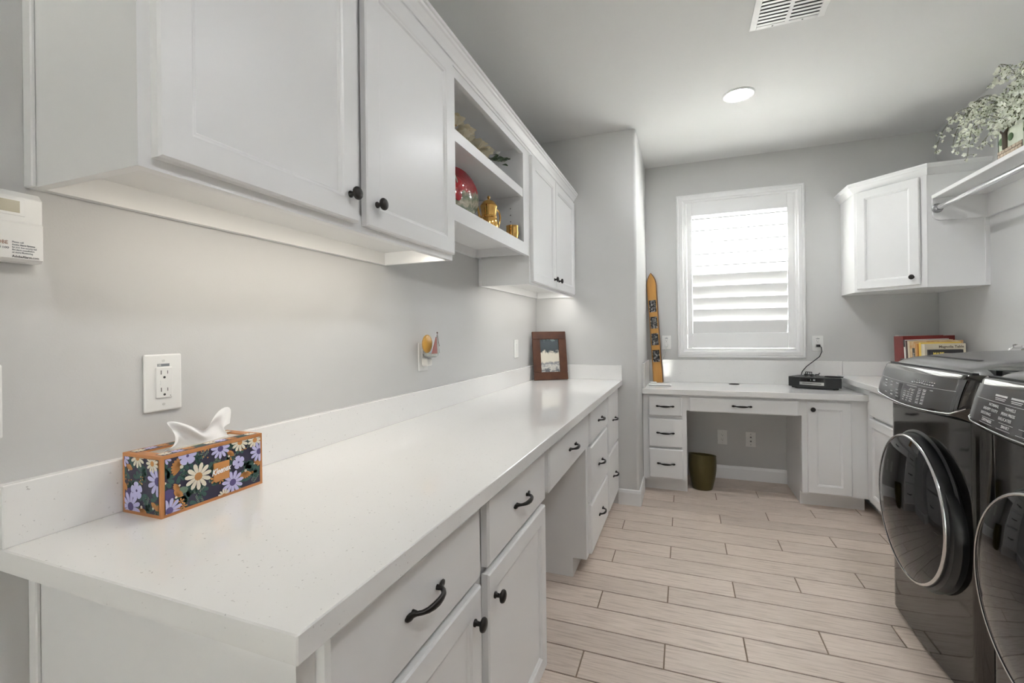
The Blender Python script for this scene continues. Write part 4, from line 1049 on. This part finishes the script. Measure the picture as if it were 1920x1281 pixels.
for i, zc in enumerate((0.676, 0.528, 0.380, 0.232)):
    part(SK, 'photo', MB().box(-0.0305, 0.0315, -0.0128, -0.0112, zc - 0.053, zc + 0.053), photo_mat('old_photo_%d' % i, ((0.02, 0.02, 0.022), (0.12, 0.12, 0.125), (0.55, 0.54, 0.53)), 55, i * 3.1 + 0.4, pos=(0.42, 0.54, 0.70)))

NB = thing('notepad', 'white papers and notepad lying on the left end of the desk', 'notepad', (0.806, 0.505, DZ), 0.03)
PAP = mat('white_paper', (0.82, 0.82, 0.81), 0.7)
part(NB, 'pad', MB().box(0, 0.178, 0, 0.14, 0, 0.007), PAP, bev=0.001)
part(NB, 'spiral', MB().tube([(0.004, -0.002, 0.004), (0.174, -0.002, 0.004)], 0.0035, 8), mat('spiral_grey', (0.35, 0.35, 0.36), 0.4, 0.6))
part(NB, 'top_sheet', MB().box(0.012, 0.168, 0.015, 0.135, 0.007, 0.0095), PAP)
SM = thing('white_tin', 'small rounded white box sitting on the notepad before the ski', 'box', (0.842, 0.575, DZ + 0.0095))
part(SM, 'base', MB().box(-0.026, 0.026, -0.018, 0.018, 0, 0.010), PLASTIC, bev=0.004, seg=2)
part(SM, 'cap', MB().box(-0.024, 0.024, -0.016, 0.016, 0.010, 0.018), PLASTIC, bev=0.005, seg=2)
GR = thing('desk_grommet', 'dark oval cable grommet set in the desk below the window', 'grommet', (1.473, 0.800, DZ))
part(GR, 'ring', MB().lathe([(0.040, 0), (0.040, 0.003), (0.034, 0.004), (0.032, 0.002), (0.032, 0)], 32), BRONZE, smooth=40)
part(GR, 'cap', MB().lathe([(0.0001, 0.0015), (0.033, 0.0015)], 32), mat('grommet_grey', (0.10, 0.10, 0.10), 0.5))

# tabletop radio, turned to face the room
RA = math.radians(-22)
RD = thing('tabletop_radio', 'black tabletop radio with silver disc slot on the right of the desk', 'radio', (1.842, 0.665, DZ + 0.001), RA)
RW, RDp, RH = 0.340, 0.17, 0.088
def rfront(u): return -0.022 * math.sin(PI * u) ** 0.8
pl2 = [(RW * i / 16, rfront(i / 16)) for i in range(17)] + [(RW - 0.035, RDp), (0.035, RDp)]
part(RD, 'cabinet', MB().prism(pl2, 'z', 0.014, RH), BLKPL, bev=0.003)
part(RD, 'plinth', MB().prism([(0.02 + (RW - 0.04) * i / 12, 0.012 + rfront(i / 12)) for i in range(13)] + [(RW - 0.05, RDp - 0.01), (0.05, RDp - 0.01)], 'z', 0.003, 0.0145), BLKPL)
for x, y in ((0.05, 0.02), (RW - 0.05, 0.02), (0.07, 0.17), (RW - 0.07, 0.17)):
    part(RD, 'foot', MB().lathe([(0.008, -0.001), (0.008, 0.004)], 10, 'z', (x, y, 0)), BLKPL)
def rpatch(u0, u1, z0, z1, d, n=10):
    m_ = MB(); m_.grid(lambda a, b: (RW * lerp(u0, u1, a), rfront(lerp(u0, u1, a)) - d, lerp(z0, z1, b)), n, 1); return m_
part(RD, 'display', rpatch(0.25, 0.68, 0.058, 0.080, 0.0012), BLKGLASS)
part(RD, 'disc_slot', rpatch(0.23, 0.69, 0.030, 0.052, 0.0014), mat('brushed_silver', (0.50, 0.50, 0.50), 0.3, 0.9))
part(RD, 'slot_line', rpatch(0.28, 0.64, 0.039, 0.043, 0.0022), BLKPL)
part(RD, 'clock_digits', MB().box(RW * 0.44, RW * 0.455, -0.0252, -0.0238, 0.063, 0.075).box(RW * 0.485, RW * 0.53, -0.0252, -0.0238, 0.063, 0.075), mat('lcd_digit', (0.25, 0.28, 0.28), 0.4))
GRI = mat('speaker_mesh', (0.02, 0.02, 0.021), 0.7)
part(RD, 'speaker_grille', rpatch(0.03, 0.22, 0.024, 0.080, 0.001), GRI)
part(RD, 'speaker_grille', rpatch(0.71, 0.97, 0.024, 0.080, 0.001), GRI)
RM = thing('remote_control', 'slim black remote lying on the radio top', 'remote', (2.075, 0.640, DZ + 0.001 + RH), RA)
part(RM, 'remote_body', MB().box(0, 0.115, 0, 0.035, 0, 0.008), BLKPL, bev=0.002)
part(RM, 'keypad', MB().box(0.012, 0.100, 0.006, 0.029, 0.008, 0.0088), GRI)
IRON = mat('pewter_figurine', (0.045, 0.045, 0.045), 0.45, 0.6)
CG = thing('carriage_figurine', 'tiny dark metal horse and carriage figurine on the radio', 'figurine', (1.955, 0.665, DZ + 0.001 + RH), RA)
mb = MB().box(0, 0.046, -0.010, 0.010, 0.010, 0.018).box(0.002, 0.044, -0.011, 0.011, 0.033, 0.037)
for x in (0.002, 0.015, 0.029, 0.042): mb.box(x, x + 0.003, -0.010, 0.010, 0.018, 0.033)
mb.box(-0.006, 0.0, -0.008, 0.008, 0.012, 0.020).box(0.046, 0.056, -0.008, 0.008, 0.014, 0.020)
part(CG, 'coach', mb, IRON)
for x, r_ in ((0.006, 0.010), (0.042, 0.0085)):
    for y in (-0.012, 0.012):
        m_ = MB().tube([(x + r_ * math.cos(a), y, r_ + 0.001 + r_ * math.sin(a)) for a in [2 * PI * i / 16 for i in range(17)]], 0.0013, 6)
        for a in range(4): m_.tube([(x - r_ * math.cos(a * PI / 4), y, r_ + 0.001 - r_ * math.sin(a * PI / 4)), (x + r_ * math.cos(a * PI / 4), y, r_ + 0.001 + r_ * math.sin(a * PI / 4))], 0.0007, 5)
        part(CG, 'wheel', m_, IRON)
part(CG, 'shaft', MB().tube([(0.050, 0, 0.012), (0.072, 0, 0.013)], 0.001, 6), IRON)
hm = MB().tube([(0.066, 0, 0.017), (0.076, 0, 0.0165), (0.086, 0, 0.0175)], [0.005, 0.0045, 0.005], 10)
hm.tube([(0.086, 0, 0.019), (0.091, 0, 0.026), (0.0925, 0, 0.030)], [0.004, 0.0027, 0.0022], 8).tube([(0.0915, 0, 0.0305), (0.098, 0, 0.027)], [0.0025, 0.0014], 8).tube([(0.063, 0, 0.019), (0.060, 0, 0.014), (0.059, 0, 0.008)], [0.0016, 0.0013, 0.0006], 6)
for x, dx in ((0.067, -0.003), (0.070, 0.002), (0.084, -0.002), (0.087, 0.005)):
    hm.tube([(x, 0.002, 0.016), (x + dx, 0.002, 0.008), (x + dx * 0.6, 0.002, 0.0005)], [0.0022, 0.0012, 0.001], 6)
part(CG, 'horse', hm, IRON, smooth=60)
CD = thing('electric_cable', 'black power cord running from the right outlet down to the radio', 'cord', (2.090, YF - 0.006, 1.136))
part(CD, 'plug', MB().box(-0.013, 0.013, -0.028, -0.003, -0.010, 0.010), BLKPL, bev=0.004, seg=2)
part(CD, 'cable', MB().tube([(0.006, -0.022, 0.0), (0.018, -0.030, -0.012), (0.020, -0.034, -0.045), (0.004, -0.036, -0.085), (-0.040, -0.034, -0.125), (-0.085, -0.032, -0.165), (-0.115, -0.034, -0.205), (-0.128, -0.036, -0.245), (-0.130, -0.034, -0.310)], 0.0032, 8), BLKPL, smooth=60)
WC = thing('phone_charger', 'white plug and thin white cord in the outlet beside the ski', 'charger', (0.9365, YF - 0.009, 1.143))
part(WC, 'plug', MB().box(-0.013, 0.013, -0.024, 0, -0.012, 0.012), PLASTIC, bev=0.003, seg=2)
part(WC, 'cable', MB().tube([(0, -0.015, -0.012), (-0.004, -0.018, -0.04), (-0.016, -0.022, -0.075), (-0.034, -0.030, -0.115), (-0.050, -0.035, -0.20), (-0.055, -0.040, -0.315)], 0.0022, 8), PLASTIC, smooth=60)

# waste basket under the desk
OLV = mat('olive_ribbed_metal', (0.085, 0.068, 0.020), 0.42, 0.35)
WB = thing('waste_basket', 'olive brown ribbed waste basket under the left of the desk', 'waste basket', (1.212, 0.560, 0))
prof = []
for i in range(41):
    t = i / 40; z = 0.268 * t
    r_ = 0.074 + 0.034 * math.sin(min(1, t * 1.05) * PI * 0.55) ** 0.9 - 0.012 * max(0, t - 0.55) ** 1.0
    prof.append((r_ + 0.0007 * math.sin(t * 150), z))
mb = MB(); mb.lathe([(0.0001, 0.002)] + prof + [(prof[-1][0] - 0.004, 0.268), (prof[-1][0] - 0.006, 0.24), (0.068, 0.012), (0.0001, 0.010)], 44)
# slanted, dipping rim
mb.v = [(x, y, z + (0.10 * (z / 0.268) ** 3) * (-y * 1.5 - x * 0.45)) for x, y, z in mb.v]
part(WB, 'bin', mb, OLV, smooth=50)
part(WB, 'rim', MB().tube([(prof[-1][0] * math.cos(a), prof[-1][0] * math.sin(a), 0.268 + 0.10 * prof[-1][0] * (-1.5 * math.sin(a) - 0.45 * math.cos(a))) for a in [2 * PI * i / 44 for i in range(45)]], 0.003, 6), OLV, smooth=60)

# ================================================================== BOOKS ON THE RIGHT COUNTER
BZ = 0.902
PGS = mat('book_pages', (0.70, 0.64, 0.52), 0.8)
def book(label, x0, y0, y1, w, h, cov, lean=0.0, name='book', grp='cookbooks standing on the right counter', z=BZ, cat='book'):
    r = thing(name, label, cat, (x0, (y0 + y1) / 2, z), 0, grp, rot=(0, lean, 0))
    t = (y1 - y0) / 2; c = min(0.003, t * 0.35)
    part(r, 'front_cover', MB().box(0, w, -t, -t + c, 0, h), cov, bev=0.0006)
    part(r, 'back_cover', MB().box(0, w, t - c, t, 0, h), cov, bev=0.0006)
    part(r, 'spine', MB().box(-0.002, c, -t, t, 0, h), cov, bev=0.0006)
    part(r, 'pages', MB().box(c, w - 0.004, -t + c, t - c, 0.003, h - 0.004), PGS)
    return r, t
RED = mat('red_binder', (0.20, 0.016, 0.012), 0.4, bump=(90, 0.25))
BWN = mat('brown_cover', (0.055, 0.018, 0.014), 0.45)
CRM = mat('cream_cover', (0.66, 0.58, 0.44), 0.5)
TAN = mat('tan_print_cover', (0.64, 0.52, 0.33), 0.5, var=(24, (0.50, 0.24, 0.06), (1, 1, 1)))
YEL = mat('yellow_cover', (0.78, 0.55, 0.10), 0.45)
IVY = mat('ivory_cover', (0.66, 0.60, 0.47), 0.5)
WHC = mat('white_cover', (0.72, 0.70, 0.66), 0.5)
BKC = mat('black_cover', (0.03, 0.028, 0.03), 0.4)
X0 = 2.545
ln = -0.04
book('white binder hidden behind the thick red binder', 2.57, 0.740, 0.800, 0.272, 0.312, WHC)
book('thick red binder at the back of the book row', X0 - 0.004, 0.570, 0.722, 0.285, 0.308, RED, ln * 0.6, name='binder', cat='binder')
b_, t_ = book('thin white paperback directly before the red binder', X0, 0.540, 0.566, 0.24, 0.284, WHC, ln)
part(b_, 'dark_spine_top', MB().box(-0.0035, 0.001, -0.011, 0.011, 0.235, 0.284), BKC)
book('slim dark brown book between the white paperback and cream book', X0, 0.510, 0.537, 0.235, 0.280, BWN, ln)
book('cream book next to the slim brown book', X0, 0.478, 0.507, 0.235, 0.279, CRM, ln)
b_, t_ = book('cream and orange patterned cookbook with dark spine title', X0, 0.392, 0.475, 0.25, 0.276, TAN, ln)
part(b_, 'spine_title', MB().box(-0.0035, 0.0, -0.030, 0.000, 0.130, 0.232), BKC)
text(b_, 'spine_text', 'KIN', 0.030, WHC, frame_mtx((-0.0040, -0.026, 0.150), (0, 0, 1), (0, 1, 0)))
book('orange edged slim book in the row', X0, 0.366, 0.389, 0.22, 0.262, mat('orange_cover', (0.55, 0.26, 0.07), 0.5), ln)
book('yellow book behind the ivory cookbook', X0 + 0.004, 0.336, 0.363, 0.205, 0.270, YEL, ln * 0.6)
b_, t_ = book('ivory cookbook titled Magnolia Table in the row', X0 + 0.004, 0.285, 0.333, 0.205, 0.262, IVY, ln * 0.6)
text(b_, 'cover_title', 'Magnolia Table', 0.0215, mat('title_brown', (0.12, 0.08, 0.05), 0.5), frame_mtx((0.070, -t_ - 0.0006, 0.236), (1, 0, 0), (0, 0, 1)), bold=0.0005, fit=0.125)
part(b_, 'cover_patch', MB().box(0.012, 0.040, -t_ - 0.0004, -t_, 0.235, 0.258), CRM)
b_, t_ = book('front most cookbook with black cover band and yellow lettering', X0 + 0.014, 0.258, 0.282, 0.170, 0.226, BKC, ln * 0.5)
part(b_, 'title_panel', MB().box(0.058, 0.166, -t_ - 0.0005, -t_, 0.110, 0.203), IVY)
text(b_, 'cover_title', 'MAST', 0.022, mat('title_yellow', (0.75, 0.60, 0.12), 0.5), frame_mtx((0.018, -t_ - 0.0010, 0.194), (1, 0, 0), (0, 0, 1)), bold=0.0008)
text(b_, 'cover_title', 'ELE', 0.034, WHC, frame_mtx((0.016, -t_ - 0.0010, 0.160), (1, 0, 0), (0, 0, 1)), bold=0.0010)

# ================================================================== PLANTER WITH WHITE FLOWERS ON THE RIGHT SHELF
PZ = 2.118
PLN = thing('flower_planter', 'painted cottage garden planter on the right wall shelf', 'planter', (2.650, -0.440, PZ))
PB = mat('planter_glaze', (0.62, 0.66, 0.56), 0.4, var=(18, (0.50, 0.56, 0.42), (1, 1, 1)))
pw, pdp, ph = 0.150, 0.190, 0.165
mb = MB()
for b in ((0, pw, 0, 0.008), (0, pw, pdp - 0.008, pdp)): mb.box(b[0], b[1], b[2], b[3], 0, ph)
for b in ((0, 0.008), (pw - 0.008, pw)): mb.box(b[0], b[1], 0.008, pdp - 0.008, 0, ph)
mb.box(0.008, pw - 0.008, 0.008, pdp - 0.008, 0, ph - 0.03)
part(PLN, 'pot', mb, PB)
STN = mat('painted_stone', (0.42, 0.33, 0.24), 0.5, var=(40, (0.52, 0.43, 0.33), (1, 1, 1)))
MOR = mat('stone_joint', (0.08, 0.045, 0.03), 0.6)
rnd = random.Random(12)
part(PLN, 'stone_band', MB().box(-0.0015, 0.0, 0.003, pdp - 0.003, 0, 0.072).box(0.003, pw, -0.0015, 0.0, 0, 0.072), MOR)
for row in range(4):
    y = 0.004 - (0.012 if row % 2 else 0)
    while y < pdp - 0.006:
        w_ = rnd.uniform(0.022, 0.032); a, b = max(y, 0.003), min(y + w_, pdp - 0.003)
        if b - a > 0.008: part(PLN, 'stone', MB().box(-0.005, -0.001, a + 0.0012, b - 0.0012, row * 0.018 + 0.001, row * 0.018 + 0.0168), STN, bev=0.002)
        y += w_
    x = 0.006 - (0.012 if row % 2 else 0)
    while x < pw - 0.004:
        w_ = rnd.uniform(0.022, 0.032); a, b = max(x, 0.004), min(x + w_, pw)
        if b - a > 0.008: part(PLN, 'stone', MB().box(a + 0.0012, b - 0.0012, -0.005, -0.001, row * 0.018 + 0.001, row * 0.018 + 0.0168), STN, bev=0.002)
        x += w_
BARK = mat('painted_bark', (0.045, 0.030, 0.016), 0.6, bump=(80, 0.4))
for (ax, off) in (('x', 0.125), ('y', 0.055)):
    def P3(u, z, d): return (-d, u, z) if ax == 'x' else (u, -d, z)
    m_ = MB().tube([P3(off, 0.070, 0.004), P3(off, 0.150, 0.005)], [0.012, 0.012], 10)
    m_.tube([P3(off, 0.148, 0.005), P3(off + 0.02, 0.158, 0.006), P3(off + 0.034, 0.172, 0.006)], [0.008, 0.006, 0.003], 8).tube([P3(off, 0.148, 0.005), P3(off - 0.018, 0.160, 0.006), P3(off - 0.030, 0.168, 0.006)], [0.008, 0.006, 0.003], 8)
    part(PLN, 'tree_trunk', m_, BARK, smooth=60)
    for du in (-0.036, 0.036):
        part(PLN, 'painted_shrub', MB().ball(P3(off + du, 0.118, 0.001), 0.020, 12, 8, sc=(0.25, 1, 1) if ax == 'x' else (1, 0.25, 1)), mat('shrub_green', (0.05, 0.11, 0.035), 0.6), smooth=60)
part(PLN, 'corner_post', MB().box(-0.004, 0.004, pdp - 0.006, pdp + 0.002, 0.0, ph), mat('post_grey', (0.20, 0.20, 0.20), 0.6))

FA = thing('white_flowers', 'airy spray of tiny white silk flowers in the painted planter', 'flowers', (2.725, -0.345, PZ + ph - 0.03))
BLS = mat('tiny_white_petal', (0.86, 0.88, 0.78), 0.75)
SEP = mat('sepal_green', (0.16, 0.20, 0.07), 0.6)
SMD = mat('thin_green_stem', (0.12, 0.125, 0.065), 0.6)
rnd = random.Random(33)
def blossom(m_, s_, p, r):
    ax = Vector((rnd.uniform(-1, 1), rnd.uniform(-1, 1), rnd.uniform(-1, 0.3))).normalized()
    t = Vector((0, 0, 1)) if abs(ax.z) < 0.8 else Vector((1, 0, 0))
    a = ax.cross(t).normalized(); b = ax.cross(a)
    for k in range(5):
        q = 2 * PI * k / 5; d = a * math.cos(q) + b * math.sin(q); sd = ax.cross(d)
        base = Vector(p)
        m_.add([base, base + d * r * 0.6 + sd * r * 0.42 + ax * r * 0.35, base + d * r + ax * r * 0.6, base + d * r * 0.6 - sd * r * 0.42 + ax * r * 0.35], [(0, 1, 2, 3)])
    s_.ball(tuple(Vector(p) - ax * r * 0.15), r * 0.22, 5, 4)
def arc(end, apex, n=13):
    p0, p1, p2 = Vector((0, 0, 0)), Vector(apex), Vector(end)
    return [p0 * (1 - t) ** 2 + p1 * (2 * t * (1 - t)) + p2 * t ** 2 for t in [i / n for i in range(n + 1)]]
specs = [((-0.09, 0.70, 0.17), (-0.06, 0.50, 0.56)), ((-0.08, 0.52, 0.14), (-0.05, 0.42, 0.50)), ((-0.06, 0.42, 0.24), (-0.03, 0.30, 0.50)), ((-0.12, 0.36, 0.08), (-0.08, 0.30, 0.40)),
         ((-0.04, 0.22, 0.36), (0.0, 0.05, 0.46)), ((-0.14, 0.22, -0.02), (-0.12, 0.26, 0.34)), ((-0.07, 0.10, 0.40), (-0.02, 0.02, 0.40))]
for k in range(44):
    e_ = (rnd.uniform(-0.15, 0.07), rnd.uniform(-0.25, 0.28), rnd.uniform(0.03, 0.26))
    specs.append((e_, (e_[0] * 0.7, e_[1] * 0.75, e_[2] + rnd.uniform(0.08, 0.24))))
for e_, ap in specs:
    pts = arc(e_, ap)
    pts = [p + Vector((rnd.uniform(-.004, .004), rnd.uniform(-.004, .004), rnd.uniform(-.003, .003))) for p in pts]
    pts[0] = Vector((e_[0] * 0.05, e_[1] * 0.05, 0))
    m_, s_ = MB(), MB()
    s2 = MB().tube(pts, [0.0016] * 6 + [0.0012] * (len(pts) - 6), 5)
    for i in range(5, len(pts)):
        for q_ in range(1 if i < 8 else 3):
            o_ = Vector((rnd.uniform(-.026, .026), rnd.uniform(-.026, .026), rnd.uniform(-.045, .008)))
            e_ = pts[i] + o_
            s2.tube([pts[i], pts[i] + o_ * 0.5 + Vector((0, 0, 0.006)), e_], 0.0007, 4)
            blossom(m_, s_, e_, rnd.uniform(0.011, 0.016))
    st = part(FA, 'stem', s2, SMD)
    tag(part(st, 'blossoms', m_, BLS, weld=False), kind='stuff')
    tag(part(st, 'sepals', s_, SEP), kind='stuff')
